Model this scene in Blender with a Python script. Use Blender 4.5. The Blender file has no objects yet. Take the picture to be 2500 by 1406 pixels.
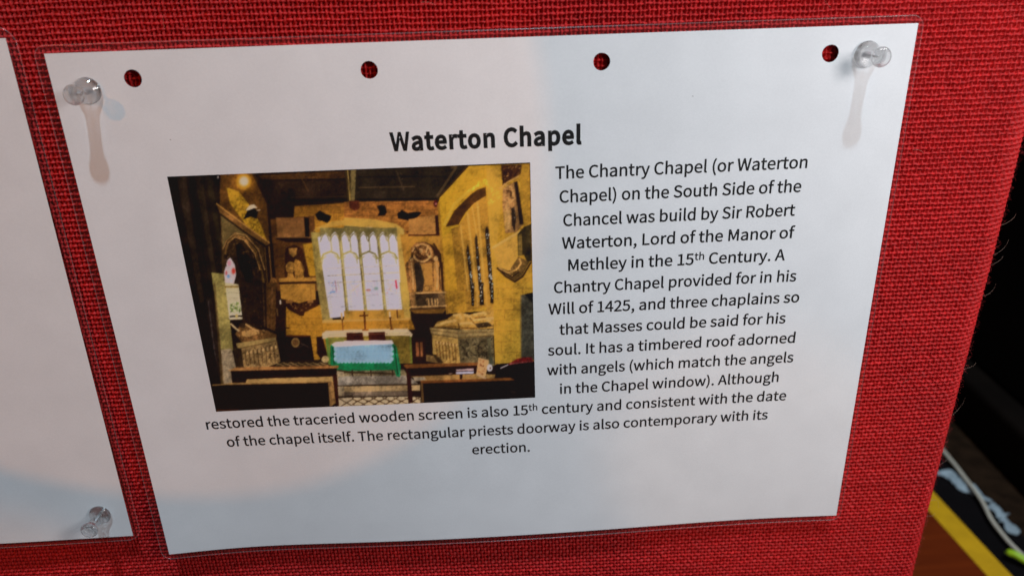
import bpy, math, random
import numpy as np
from mathutils import Matrix, Vector
from mathutils.geometry import tessellate_polygon

random.seed(7)
rng = np.random.default_rng(7)
SC = bpy.context.scene
COL = SC.collection

# ---------------------------------------------------------------- frame of reference
# Everything is measured on the board in millimetres: x to the right, y up, z out of the board towards
# the viewer, origin at the middle of the A4 sheet.  W() turns that into Blender metres (Z up).
def W(P):
    P = np.asarray(P, float)
    return np.stack([P[..., 0], -P[..., 2], P[..., 1]], -1) * 0.001

# ---------------------------------------------------------------- camera
FPX, CAM = 1847.2158, np.array([-2.32847, 125.76939, 270.7693])
rv = np.array([3.53589004, -0.06782516, 0.0624171])
th = np.linalg.norm(rv); kx, ky, kz = rv / th
Kx = np.array([[0, -kz, ky], [kz, 0, -kx], [-ky, kx, 0]])
RC = np.eye(3) + math.sin(th) * Kx + (1 - math.cos(th)) * Kx @ Kx     # rows: right, down, forward
cam_data = bpy.data.cameras.new('camera')
cam = bpy.data.objects.new('camera', cam_data)
COL.objects.link(cam)
ax, ay, az = W(RC[0]) * 1000, W(-RC[1]) * 1000, W(-RC[2]) * 1000
M = Matrix.Identity(4)
for i in range(3):
    M[i][0], M[i][1], M[i][2] = ax[i], ay[i], az[i]
    M[i][3] = W(CAM)[i]
cam.matrix_world = M
cam_data.sensor_width = 36.0
cam_data.lens = 36.0 * FPX / 2500.0
cam_data.clip_start = 0.01
cam_data.clip_end = 50.0
cam_data.dof.use_dof = True
cam_data.dof.focus_distance = 0.295
cam_data.dof.aperture_fstop = 8.5
SC.camera = cam

# ---------------------------------------------------------------- world, lamps, exposure
world = bpy.data.worlds.new('World'); SC.world = world
world.use_nodes = True
bg = world.node_tree.nodes['Background']
bg.inputs[0].default_value = (0.95, 0.90, 0.92, 1)
bg.inputs[1].default_value = 0.085

def lamp(name, kind, pos, target, power, color, **kw):
    d = bpy.data.lights.new(name, kind)
    d.energy = power; d.color = color
    for k, v in kw.items(): setattr(d, k, v)
    o = bpy.data.objects.new(name, d); COL.objects.link(o)
    p, t = Vector(W(pos)), Vector(W(target))
    o.location = p
    o.rotation_euler = (t - p).to_track_quat('-Z', 'Y').to_euler()
    return o

# soft neutral room light, up and to the right
lamp('room_light', 'AREA', (300, 205, 288), (80, 20, 0), 1.20, (1.0, 0.965, 0.965), shape='DISK', size=0.14)
# far small bluish light high above the board: the long shadows of the pins
lamp('high_window_light', 'AREA', (330, 4600, 1680), (0, 0, 0), 185.0, (0.60, 0.84, 1.0), shape='DISK', size=0.16)
# warm spotlight from the upper left, its cone edge imitating a shadow on the sheet
lamp('warm_spot', 'SPOT', (-700, 650, 850), (-193, 136, 0), 13.0, (1.0, 0.34, 0.04), spot_size=math.radians(16.9), spot_blend=0.02, shadow_soft_size=0.0042)
# two added spots laying extra warm patches on the lower left and, faintly, lower right
lamp('added_warm_spot_low', 'SPOT', (-700, 650, 850), (-206, -140, 0), 10.0, (1.0, 0.34, 0.04), spot_size=math.radians(5.2), spot_blend=0.8, shadow_soft_size=0.004)
lamp('added_warm_spot_faint', 'SPOT', (-380, 560, 900), (112, -82, 0), 6.5, (1.0, 0.50, 0.20), spot_size=math.radians(7.0), spot_blend=0.6, shadow_soft_size=0.012)

SC.view_settings.view_transform = 'Standard'
SC.view_settings.look = 'None'
SC.view_settings.exposure = 0.08
SC.view_settings.gamma = 1.0
SC.view_settings.use_curve_mapping = False
SC.render.engine = 'CYCLES'
SC.cycles.use_denoising = True
SC.cycles.max_bounces = 12
SC.cycles.transparent_max_bounces = 16
SC.cycles.sample_clamp_indirect = 4.0

# ---------------------------------------------------------------- helpers
def tag(o, label=None, cat=None, group=None, kind=None):
    if label: o['label'] = label
    if cat: o['category'] = cat
    if group: o['group'] = group
    if kind: o['kind'] = kind
    return o

def mesh_np(name, V, F, mat=None, parent=None, smooth=True, mm=True):
    """V (n,3), F (m,3 or 4) integer arrays -> one mesh object."""
    V = W(V) if mm else np.asarray(V, float)
    F = np.asarray(F, np.int32)
    me = bpy.data.meshes.new(name)
    me.vertices.add(len(V)); me.vertices.foreach_set('co', V.astype(np.float32).ravel())
    k = F.shape[1]
    me.loops.add(F.size); me.loops.foreach_set('vertex_index', F.ravel())
    me.polygons.add(len(F))
    me.polygons.foreach_set('loop_start', np.arange(0, F.size, k, dtype=np.int32))
    me.polygons.foreach_set('use_smooth', np.full(len(F), smooth))
    me.update(calc_edges=True); me.validate()
    if mat: me.materials.append(mat)
    o = bpy.data.objects.new(name, me); COL.objects.link(o)
    if parent: 
        o.parent = parent
        o.matrix_parent_inverse = parent.matrix_basis.inverted()
    return o

def mesh_py(name, V, F, mat=None, parent=None, smooth=True):
    V = [tuple(v) for v in W(np.asarray(V, float))]
    me = bpy.data.meshes.new(name); me.from_pydata(V, [], [tuple(f) for f in F]); me.update()
    me.polygons.foreach_set('use_smooth', [smooth] * len(me.polygons))
    if mat: me.materials.append(mat)
    o = bpy.data.objects.new(name, me); COL.objects.link(o)
    if parent:
        o.parent = parent
        o.matrix_parent_inverse = parent.matrix_basis.inverted()
    return o

def empty(name, pos_mm):
    o = bpy.data.objects.new(name, None); COL.objects.link(o)
    o.location = Vector(W(pos_mm)); o.empty_display_size = 0.02
    return o

def grid_faces(nu, nv):
    i = np.arange((nu - 1) * (nv - 1)); a = i // (nu - 1) * nu + i % (nu - 1)
    return np.stack([a, a + 1, a + nu + 1, a + nu], 1)

def tube(path, r, n=8, closed=False, taper=None):
    """tube around a polyline (mm) -> V, F"""
    P = np.asarray(path, float); m = len(P)
    T = np.gradient(P, axis=0); 
    if closed: T = np.roll(P, -1, 0) - np.roll(P, 1, 0)
    T /= np.linalg.norm(T, axis=1)[:, None] + 1e-12
    V = []
    up = np.array([0.13, 0.21, 0.97])
    for i in range(m):
        a = np.cross(T[i], up); 
        if np.linalg.norm(a) < 1e-3: a = np.cross(T[i], (1, 0, 0))
        a /= np.linalg.norm(a); b = np.cross(a, T[i])
        rr = r * (taper[i] if taper is not None else 1)
        for k in range(n):
            t = 2 * math.pi * k / n
            V.append(P[i] + rr * (math.cos(t) * a + math.sin(t) * b))
    F = []
    for i in range(m if closed else m - 1):
        j = (i + 1) % m
        for k in range(n):
            l = (k + 1) % n
            F.append((i * n + k, i * n + l, j * n + l, j * n + k))
    return np.array(V), F

def merge(parts):
    V, F, o = [], [], 0
    for v, f in parts:
        V.append(np.asarray(v)); F += [tuple(i + o for i in q) for q in f]; o += len(v)
    return np.concatenate(V), F

# ---------------------------------------------------------------- materials
def material(name):
    m = bpy.data.materials.new(name); m.use_nodes = True
    nt = m.node_tree
    return m, nt, nt.nodes['Principled BSDF'], nt.nodes['Material Output']

def N(nt, kind, **kw):
    n = nt.nodes.new(kind)
    for k, v in kw.items():
        if hasattr(n, k): setattr(n, k, v)
        else: n.inputs[k].default_value = v
    return n

def plain(name, color, rough=0.6, noise=None, bump=None, spec=0.25, **kw):
    """principled with a little colour noise (scale, amount) and bump (scale, strength, distance)"""
    m, nt, p, out = material(name)
    p.inputs['Base Color'].default_value = (*color, 1); p.inputs['Roughness'].default_value = rough
    p.inputs['Specular IOR Level'].default_value = spec
    for k, v in kw.items(): p.inputs[k].default_value = v
    tc = N(nt, 'ShaderNodeTexCoord')
    if noise:
        nz = N(nt, 'ShaderNodeTexNoise', Scale=noise[0], Detail=5.0)
        nt.links.new(tc.outputs['Object'], nz.inputs['Vector'])
        mx = N(nt, 'ShaderNodeMix', data_type='RGBA')
        mx.inputs[6].default_value = (*[c * (1 - noise[1]) for c in color], 1)
        mx.inputs[7].default_value = (*[min(1, c * (1 + noise[1])) for c in color], 1)
        nt.links.new(nz.outputs[0], mx.inputs[0]); nt.links.new(mx.outputs[2], p.inputs['Base Color'])
    if bump:
        nb = N(nt, 'ShaderNodeTexNoise', Scale=bump[0], Detail=4.0)
        nt.links.new(tc.outputs['Object'], nb.inputs['Vector'])
        bp = N(nt, 'ShaderNodeBump', Strength=bump[1], Distance=bump[2])
        nt.links.new(nb.outputs[0], bp.inputs['Height']); nt.links.new(bp.outputs[0], p.inputs['Normal'])
    return m

def clear(name, diffuse, rough, ior=1.49, tint=(1, 1, 1), glass=None):
    """thin clear plastic: transparent, a fresnel gloss and a trace of milky diffuse"""
    m = bpy.data.materials.new(name); m.use_nodes = True
    nt = m.node_tree; nt.nodes.clear()
    out = N(nt, 'ShaderNodeOutputMaterial')
    tr = N(nt, 'ShaderNodeBsdfTransparent'); tr.inputs[0].default_value = (*tint, 1)
    df = N(nt, 'ShaderNodeBsdfDiffuse'); df.inputs[0].default_value = (0.8, 0.8, 0.8, 1)
    gl = N(nt, 'ShaderNodeBsdfGlossy'); gl.inputs['Roughness'].default_value = rough
    lw = N(nt, 'ShaderNodeLayerWeight'); f0 = ((ior - 1) / (ior + 1)) ** 2        # Schlick, alike from both sides
    pw = N(nt, 'ShaderNodeMath', operation='POWER'); pw.inputs[1].default_value = 5.0; nt.links.new(lw.outputs['Facing'], pw.inputs[0])
    fr = N(nt, 'ShaderNodeMath', operation='MULTIPLY_ADD'); fr.inputs[1].default_value = 1 - f0; fr.inputs[2].default_value = f0; nt.links.new(pw.outputs[0], fr.inputs[0])
    m1 = N(nt, 'ShaderNodeMixShader'); m1.inputs[0].default_value = diffuse
    m2 = N(nt, 'ShaderNodeMixShader')
    nt.links.new(tr.outputs[0], m1.inputs[1]); nt.links.new(df.outputs[0], m1.inputs[2])
    nt.links.new(fr.outputs[0], m2.inputs[0]); nt.links.new(m1.outputs[0], m2.inputs[1]); nt.links.new(gl.outputs[0], m2.inputs[2])
    nt.links.new(m2.outputs[0], out.inputs[0])
    if glass:
        g = N(nt, 'ShaderNodeBsdfGlass'); g.inputs['IOR'].default_value = 1.45; g.inputs['Roughness'].default_value = 0.0
        m3 = N(nt, 'ShaderNodeMixShader'); m3.inputs[0].default_value = glass
        nt.links.new(m2.outputs[0], m3.inputs[1]); nt.links.new(g.outputs[0], m3.inputs[2])
        nt.links.new(m3.outputs[0], out.inputs[0])
    return m

def fabric_material():
    m, nt, p, out = material('red_hessian')
    tc = N(nt, 'ShaderNodeTexCoord')
    at = N(nt, 'ShaderNodeAttribute', attribute_name='thread')      # r: which way the thread runs, g: its own shade
    sp = N(nt, 'ShaderNodeSeparateColor'); nt.links.new(at.outputs['Color'], sp.inputs[0])
    # fibres run along the thread: stretch the noise one way or the other
    def fib(sx, sz):
        mp = N(nt, 'ShaderNodeMapping'); mp.inputs['Scale'].default_value = (sx, 900, sz)
        nt.links.new(tc.outputs['Object'], mp.inputs[0])
        nz = N(nt, 'ShaderNodeTexNoise', Scale=1.0, Detail=3.0, Roughness=0.6)
        nt.links.new(mp.outputs[0], nz.inputs['Vector']); return nz.outputs[0]
    mx = N(nt, 'ShaderNodeMix'); nt.links.new(sp.outputs[0], mx.inputs[0])
    nt.links.new(fib(700, 3200), mx.inputs[2]); nt.links.new(fib(3200, 700), mx.inputs[3])
    big = N(nt, 'ShaderNodeTexNoise', Scale=28.0, Detail=2.0); nt.links.new(tc.outputs['Object'], big.inputs['Vector'])
    a = N(nt, 'ShaderNodeMath', operation='MULTIPLY_ADD'); a.inputs[1].default_value = 0.9; nt.links.new(mx.outputs[0], a.inputs[0]); nt.links.new(sp.outputs[1], a.inputs[2])
    b = N(nt, 'ShaderNodeMath', operation='MULTIPLY_ADD'); b.inputs[1].default_value = 0.25; nt.links.new(big.outputs[0], b.inputs[0]); nt.links.new(a.outputs[0], b.inputs[2])
    rp = N(nt, 'ShaderNodeValToRGB')
    rp.color_ramp.elements[0].position = 0.35; rp.color_ramp.elements[0].color = (0.33, 0.0026, 0.0032, 1)
    rp.color_ramp.elements[1].position = 1.35 if False else 1.0; rp.color_ramp.elements[1].color = (0.54, 0.0070, 0.0080, 1)
    nt.links.new(b.outputs[0], rp.inputs[0]); nt.links.new(rp.outputs[0], p.inputs['Base Color'])
    p.inputs['Roughness'].default_value = 0.62
    p.inputs['Specular IOR Level'].default_value = 0.3
    p.inputs['Sheen Weight'].default_value = 0.045; p.inputs['Sheen Roughness'].default_value = 0.4
    p.inputs['Sheen Tint'].default_value = (1.0, 0.45, 0.4, 1)
    bp = N(nt, 'ShaderNodeBump', Strength=0.8, Distance=0.00012)
    nt.links.new(mx.outputs[0], bp.inputs['Height']); nt.links.new(bp.outputs[0], p.inputs['Normal'])
    return m

def paper_material():
    m, nt, p, out = material('white_paper')
    tc = N(nt, 'ShaderNodeTexCoord')
    nz = N(nt, 'ShaderNodeTexNoise', Scale=1300.0, Detail=4.0, Roughness=0.7); nt.links.new(tc.outputs['Object'], nz.inputs['Vector'])
    n2 = N(nt, 'ShaderNodeTexNoise', Scale=60.0, Detail=3.0); nt.links.new(tc.outputs['Object'], n2.inputs['Vector'])
    ad = N(nt, 'ShaderNodeMath', operation='ADD'); nt.links.new(nz.outputs[0], ad.inputs[0]); nt.links.new(n2.outputs[0], ad.inputs[1])
    rp = N(nt, 'ShaderNodeValToRGB')
    rp.color_ramp.elements[0].position = 0.6; rp.color_ramp.elements[0].color = (0.745, 0.745, 0.755, 1)
    rp.color_ramp.elements[1].position = 1.0; rp.color_ramp.elements[1].color = (0.80, 0.80, 0.81, 1)
    hf = N(nt, 'ShaderNodeMath', operation='MULTIPLY'); hf.inputs[1].default_value = 0.8
    nt.links.new(ad.outputs[0], hf.inputs[0]); nt.links.new(hf.outputs[0], rp.inputs[0])
    # a few dust specks
    vo = N(nt, 'ShaderNodeTexVoronoi', Scale=34.0); nt.links.new(tc.outputs['Object'], vo.inputs['Vector'])
    ls = N(nt, 'ShaderNodeMath', operation='LESS_THAN'); ls.inputs[1].default_value = 0.007; nt.links.new(vo.outputs['Distance'], ls.inputs[0])
    mx = N(nt, 'ShaderNodeMix', data_type='RGBA'); nt.links.new(ls.outputs[0], mx.inputs[0]); nt.links.new(rp.outputs[0], mx.inputs[6]); mx.inputs[7].default_value = (0.25, 0.24, 0.24, 1)
    nt.links.new(mx.outputs[2], p.inputs['Base Color'])
    p.inputs['Roughness'].default_value = 0.8
    p.inputs['Specular IOR Level'].default_value = 0.2
    return m

MAT_FABRIC = fabric_material()
MAT_PAPER = paper_material()
MAT_INK = plain('black_ink', (0.006, 0.006, 0.007), 0.55)
MAT_FILM = clear('laminating_film', 0.006, 0.12, tint=(0.985, 0.985, 0.985))
MAT_FILM_EDGE = clear('film_edge', 0.05, 0.25)
MAT_PIN = clear('clear_pin_plastic', 0.0, 0.02, glass=0.58)
MAT_STEEL = plain('steel', (0.55, 0.55, 0.56), 0.3, Metallic=1.0)

# ---------------------------------------------------------------- shape of the sheets
def spline(xk, yk):
    n = len(xk); h = np.diff(xk); A = np.eye(n); r = np.zeros(n)
    for i in range(1, n - 1):
        A[i, i - 1], A[i, i], A[i, i + 1] = h[i - 1], 2 * (h[i - 1] + h[i]), h[i]
        r[i] = 6 * ((yk[i + 1] - yk[i]) / h[i] - (yk[i] - yk[i - 1]) / h[i - 1])
    m = np.linalg.solve(A, r)
    def f(x):
        x = np.clip(x, xk[0], xk[-1]); i = np.clip(np.searchsorted(xk, x) - 1, 0, n - 2)
        a, b = xk[i + 1] - x, x - xk[i]; hh = h[i]
        return (m[i] * a**3 + m[i + 1] * b**3) / (6 * hh) + (yk[i] / hh - m[i] * hh / 6) * a + (yk[i + 1] / hh - m[i + 1] * hh / 6) * b
    return f
_lift = spline(np.array([-148.5, -115, -80, -40, 0, 40, 80, 115, 148.5]), np.array([2.85, 0.75, 1.15, 2.2, 2.35, 1.64, 0.32, -0.35, 0.2]))
def zsheet(x, y):
    """distance of the laminated sheet from the board: it bows away towards its lower edge"""
    return 0.95 + _lift(np.asarray(x, float)) * np.clip((105 - np.asarray(y, float)) / 210, 0, 1.03) ** 1.5
def px_to_sheet(uv, zf=zsheet):
    uv = np.atleast_2d(np.asarray(uv, float))
    d = np.stack([(uv[:, 0] - 1250) / FPX, (uv[:, 1] - 703) / FPX, np.ones(len(uv))], 1) @ RC
    z = np.zeros(len(uv))
    for _ in range(6):
        P = CAM + d * ((z - CAM[2]) / d[:, 2])[:, None]; z = zf(P[:, 0], P[:, 1])
    return np.stack([P[:, 0], P[:, 1]], 1)
def px_to_plane(uv, axis, value):
    """where the line of sight meets a plane: survey of the far objects from the photograph"""
    uv = np.atleast_2d(np.asarray(uv, float))
    d = np.stack([(uv[:, 0] - 1250) / FPX, (uv[:, 1] - 703) / FPX, np.ones(len(uv))], 1) @ RC
    return CAM + d * ((value - CAM[axis]) / d[:, axis])[:, None]

# ================================================================ the board and its red hessian
board = empty('display_board', (0, -60, -14))
tag(board, 'display board covered in coarse red hessian, its right edge rounded and fuzzy', 'display board')

PW, PF = 1.58, 1.97          # spacing of the upright and of the level threads
RW, RF, AMP = 0.30, 0.37, 0.36
XC, RE = 189.6, 12.0         # the front ends at XC, then wraps round an edge of radius RE

def table(n, m): return rng.normal(0, 1, (n, m))
_tw, _tf = table(700, 260), table(700, 260)
_rw, _rf = table(700, 260), table(700, 260)
_sw, _sf = rng.uniform(-0.14, 0.14, 700), rng.uniform(-0.14, 0.14, 700)
def look(T, i, s, step):
    q = s / step + 90; j = np.floor(q).astype(int); f = q - j; f = f * f * (3 - 2 * f)
    i = np.clip(i + 330, 0, 699); j = np.clip(j, 0, 258)
    return T[i, j] * (1 - f) + T[i, j + 1] * f
def weave(u, v):
    """height, thread direction and shade of a plain weave at (u, v)"""
    uu = u + 0.5 * np.sin(v / 61.0 + 1) + 0.25 * np.sin(v / 23.0); vv = v + 0.6 * np.sin(u / 70.0) + 0.3 * np.sin(u / 31.0 + 2)
    i = np.round(uu / PW).astype(int); j = np.round(vv / PF).astype(int)
    du = uu - i * PW - 0.11 * look(_tw, i, vv, 5.0); dv = vv - j * PF - 0.13 * look(_tf, j, uu, 5.0)
    rw = RW * (1 + 0.15 * look(_rw, i, vv, 3.6)); rf = RF * (1 + 0.15 * look(_rf, j, uu, 4.2))
    cw, cf = np.cos(math.pi * (vv / PF - i)), -np.cos(math.pi * (uu / PW - j))
    hw = AMP * np.sign(cw) * np.abs(cw) ** 0.6; hf = AMP * np.sign(cf) * np.abs(cf) ** 0.6
    a = np.where(np.abs(du) < rw, hw + np.sqrt(np.maximum(rw**2 - du**2, 0)), -9)
    b = np.where(np.abs(dv) < rf, hf + np.sqrt(np.maximum(rf**2 - dv**2, 0)), -9)
    h = np.maximum(np.maximum(a, b), -0.74 + 0.06 * look(_tw, i + 40, vv, 2.0))
    warp = (a > b).astype(np.float32)
    sh = np.where(a > b, _sw[np.clip(i + 330, 0, 699)], _sf[np.clip(j + 330, 0, 699)]) + 0.10 * np.where(a > b, look(_rw, i + 11, vv, 2.0), look(_rf, j + 11, uu, 2.0))
    return h - 0.72, warp, sh
def drape(u, v):
    """the cloth laid on the board: flat front, round right edge, then back along the side"""
    s = np.clip(u - XC, 0, None); t = np.clip(s / RE, 0, math.pi / 2); back = np.clip(s - RE * math.pi / 2, 0, None)
    x = np.where(u <= XC, u, XC + RE * np.sin(t)); z = np.where(u <= XC, 0, -RE * (1 - np.cos(t)) - back)
    x = x + (1.3 * v / 100 + 0.45 * np.sin(v / 47.0 + .6)) * np.clip(s / RE, 0, 1)
    z = z + 0.25 * np.sin(u / 57.0 + 1.0) * np.sin(v / 43.0) * np.clip((XC - u) / 30, 0, 1)
    z = z - 0.9 - 2.6 * np.clip((105 - v) / 210, 0, 1.2)        # the sheets hang a little off the cloth, most at the bottom
    return x, z, np.sin(t), np.cos(t)
us = np.concatenate([np.arange(-420, -236, 1.3), np.arange(-236, XC - 2, 0.27), np.arange(XC - 2, XC + RE * 1.5708 + 2, 0.25), np.arange(XC + RE * 1.5708 + 2, XC + RE * 1.5708 + 26, 0.8)])
vs = np.concatenate([np.arange(-350, -158, 1.3), np.arange(-158, 134, 0.29), np.arange(134, 235, 1.3)])
U, Vv = np.meshgrid(us, vs)
H, WARP, SH = weave(U, Vv)
X, Z, NX, NZ = drape(U, Vv)
P = np.stack([X + NX * H, Vv, Z + NZ * H], -1).reshape(-1, 3)
cloth = mesh_np('hessian_cover', P, grid_faces(len(us), len(vs)), MAT_FABRIC, board)
att = cloth.data.color_attributes.new('thread', 'FLOAT_COLOR', 'POINT')
att.data.foreach_set('color', np.stack([WARP, SH, 0 * SH, 0 * SH + 1], -1).astype(np.float32).ravel())
del P, X, Z, NX, NZ, H, U, Vv, WARP, SH

# the board inside the cloth
def box(x0, x1, y0, y1, z0, z1):
    V = [(x, y, z) for z in (z0, z1) for y in (y0, y1) for x in (x0, x1)]
    return V, [(0, 2, 3, 1), (4, 5, 7, 6), (0, 1, 5, 4), (2, 6, 7, 3), (1, 3, 7, 5), (0, 4, 6, 2)]
MAT_BOARD = plain('board_core', (0.16, 0.09, 0.05), 0.8, noise=(40, 0.3))
mesh_py('backing_panel', *box(-418, 184, -349, 233, -34, -6), MAT_BOARD, board, smooth=False)

# loose fibres standing off the cloth, most of them along the rounded edge
fv = []
def fibre(u, v, length, lift, r, ang):
    n = 6; q = np.linspace(0, 1, n)
    x, z, nx, nz = [float(a) for a in drape(np.array(u), np.array(v))]
    c = random.uniform(-1, 1) * 1.2
    pts = []
    for t in q:
        a = ang + c * t; l = length * t
        h = lift * math.sin(min(1, t * 0.75 + .03) * math.pi / 2 * 1.3) - 0.35
        tx = math.cos(a) * l; ty = math.sin(a) * l
        pts.append((x + nx * h + nz * tx, v + ty, z + nz * h - nx * tx))
    return tube(pts, r, 3, taper=np.linspace(1, .5, n))
for _ in range(900):
    u, v = random.uniform(-230, XC), random.uniform(-155, 132)
    if -146 < u < 147 and -103 < v < 103: continue
    fv.append(fibre(u, v, random.uniform(1.2, 4.2), random.uniform(0.3, 1.1), random.uniform(.016, .028), random.uniform(0, 6.28)))
for _ in range(620):
    t = random.uniform(.45, 1.35)
    fv.append(fibre(XC + RE * t, random.uniform(-155, 130), random.uniform(0.6, 2.4), random.uniform(0.5, 1.9), random.uniform(.016, .03), random.uniform(-.7, 6.9)))
V, F = merge(fv)
MAT_FIBRE = plain('red_fibre', (0.50, 0.05, 0.05), 0.6)
mesh_py('fuzz', V, F, MAT_FIBRE, board)['kind'] = 'stuff'
fv = []
for (u, v, l, a) in [(XC + 12.5, 10, 9, .15), (XC + 12, 14.5, 8, .35), (XC + 13, -4, 6, -.1), (XC + 12, 27, 6, .5), (XC + 12, -38, 6, .2), (XC + 13, -62, 9, .5), (XC + 12, -88, 9, .3), (XC + 12, -108, 8, .2), (XC + 13, -118, 6, -.3), (-108, 111.5, 4.5, 1.6), (-22, 117, 5, .2), (118, 111, 5, 2.6), (156, 60, 4, .4), (165, 20, 4, 2.2), (170, -40, 4, .6)]:
    fv.append(fibre(u, v, l, 4.5 if u > XC else 1.0, .034, a))
V, F = merge(fv)
mesh_py('loose_strands', V, F, plain('pale_fibre', (0.55, 0.34, 0.26), 0.5), board)['kind'] = 'stuff'

# ================================================================ laminated sheets
def sheet_mesh(w, h, mL, mR, mT, mB, holes, hr, pos, dz, step=3.0, corner=0.0):
    """a sheet w x h (centred) grown by margins, with round holes, mapped by pos(x, y, dz)"""
    q = 5.0
    x0, x1, y0, y1 = -w / 2 - mL, w / 2 + mR, -h / 2 - mB, h / 2 + mT
    def lines(a, b, fixed):
        s = sorted(set([a, b] + [f for f in fixed if a < f < b])); out = []
        for p, r in zip(s[:-1], s[1:]):
            n = max(1, round((r - p) / step)); out += list(np.linspace(p, r, n + 1)[:-1])
        return np.array(out + [s[-1]])
    fx, fy = [x0 + corner, x1 - corner], [y0 + corner, y1 - corner]
    for hx, hy in holes: fx += [hx - q, hx + q]; fy += [hy - q, hy + q]
    xs, ys = lines(x0, x1, fx), lines(y0, y1, fy)
    gx, gy = np.meshgrid(xs, ys)
    if corner > 0:
        for cx, sx in ((x0 + corner, -1), (x1 - corner, 1)):
            for cy, sy in ((y0 + corner, -1), (y1 - corner, 1)):
                s, t = (gx - cx) * sx / corner, (gy - cy) * sy / corner
                k = (s > 0) & (t > 0)
                a, b = s * np.sqrt(np.maximum(1 - t * t / 2, 0)), t * np.sqrt(np.maximum(1 - s * s / 2, 0))
                gx = np.where(k, cx + sx * corner * a, gx); gy = np.where(k, cy + sy * corner * b, gy)
    F = grid_faces(len(xs), len(ys)); cxm, cym = gx.ravel()[F].mean(1), gy.ravel()[F].mean(1)
    keep = np.ones(len(F), bool)
    for hx, hy in holes: keep &= ~((abs(cxm - hx) < q) & (abs(cym - hy) < q))
    F = [tuple(f) for f in F[keep]]
    V = list(zip(gx.ravel(), gy.ravel()))
    for hx, hy in holes:
        o, n = len(V), 48
        for k in range(n):
            t = 2 * math.pi * (k + .5) / n; c, s = math.cos(t), math.sin(t); m = q / max(abs(c), abs(s))
            rr = hr * (1 + .012 * math.sin(3 * t + hx))
            V.append((hx + rr * c, hy + rr * s)); V.append((hx + .5 * (rr + m) * c, hy + .5 * (rr + m) * s)); V.append((hx + m * c, hy + m * s))
        for k in range(n):
            a, b = o + 3 * k, o + 3 * ((k + 1) % n)
            F += [(a, a + 1, b + 1, b), (a + 1, a + 2, b + 2, b + 1)]
        for sx, sy in ((1, 1), (-1, 1), (-1, -1), (1, -1)):        # the square's own corners
            k = int(((math.atan2(sy, sx) / (2 * math.pi)) % 1) * n - .5)
            V.append((hx + q * sx, hy + q * sy)); F.append((o + 3 * k + 2, len(V) - 1, o + 3 * ((k + 1) % n) + 2))
    V = np.array(V)
    return pos(V[:, 0], V[:, 1], dz), F
def outline(w, h, mL, mR, mT, mB, corner, pos, dz):
    x0, x1, y0, y1 = -w / 2 - mL, w / 2 + mR, -h / 2 - mB, h / 2 + mT; pts = []
    for cx, cy, a0 in ((x1 - corner, y1 - corner, 0), (x0 + corner, y1 - corner, 90), (x0 + corner, y0 + corner, 180), (x1 - corner, y0 + corner, 270)):
        arc = [(cx + corner * math.cos(math.radians(a0 + t)), cy + corner * math.sin(math.radians(a0 + t))) for t in np.linspace(0, 90, 8)]
        if pts:
            p, r = np.array(pts[-1]), np.array(arc[0]); n = 60
            pts += [tuple(p + (r - p) * k / n) for k in range(1, n)]
        pts += arc
    p, r = np.array(pts[-1]), np.array(pts[0]); pts += [tuple(p + (r - p) * k / 60) for k in range(1, 60)]
    A = np.array(pts); return pos(A[:, 0], A[:, 1], dz)

def pos_main(x, y, dz): return np.stack([x, y, zsheet(x, y) + dz], -1)
HOLES = [(-121.05, 96.0), (-41.05, 96.0), (38.95, 96.0), (118.95, 96.0)]
MARG = (3.2, 1.8, 2.6, 2.4)
notice = empty('laminated_notice', (0, 0, 1))
tag(notice, 'laminated white landscape sheet with a heading, paragraph and chapel picture, punched along its top', 'notice')
V, F = sheet_mesh(297, 210, 0, 0, 0, 0, HOLES, 2.95, pos_main, 0.0)
mesh_py('paper', V, F, MAT_PAPER, notice)
V, F = sheet_mesh(297, 210, *MARG, HOLES, 2.95, pos_main, 0.10, corner=4.0)
mesh_py('laminating_film', V, F, MAT_FILM, notice)
V, F = tube(outline(297, 210, *MARG, 4.0, pos_main, 0.05), 0.14, 6, closed=True)
mesh_py('film_edge', V, F, MAT_FILM_EDGE, notice)

# the neighbouring sheet, cut off by the left edge of the picture
LTR, LBR, LBL = np.array([-159.6, 110.3]), None, None
def zleft(x, y): return 0.95 + (1.5 + 1.2 * np.sin(np.asarray(x) / 34.0 + 2.3)) * np.clip((110 - np.asarray(y)) / 205, 0, 1.05) ** 1.6
LBR = px_to_sheet([(325, 1307)], zleft)[0]; LBL = px_to_sheet([(0, 1321)], zleft)[0]
ang = math.atan2(LTR[0] - LBR[0], LTR[1] - LBR[1]); hL = float(np.linalg.norm(LTR - LBR))
ey = (LTR - LBR) / hL; ex = np.array([ey[1], -ey[0]])
cL = LBR + ey * hL / 2 - ex * 148.5
def pos_left(x, y, dz):
    a = cL[0] + ex[0] * x + ey[0] * y; b = cL[1] + ex[1] * x + ey[1] * y
    return np.stack([a, b, zleft(a, b) + dz], -1)
side = empty('laminated_sheet', (*cL, 1))
tag(side, 'blank laminated white sheet cut off by the left edge, left of the chapel notice', 'notice')
mesh_py('paper', *sheet_mesh(297, hL, 0, 0, 0, 0, [], 3, pos_left, 0.0), MAT_PAPER, side)
mesh_py('laminating_film', *sheet_mesh(297, hL, 3.3, 3.3, 3.6, 2.2, [], 3, pos_left, 0.10, corner=6.0), MAT_FILM, side)
mesh_py('film_edge', *tube(outline(297, hL, 3.3, 3.3, 3.6, 2.2, 6.0, pos_left, 0.05), 0.14, 6, closed=True), MAT_FILM_EDGE, side)

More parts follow.
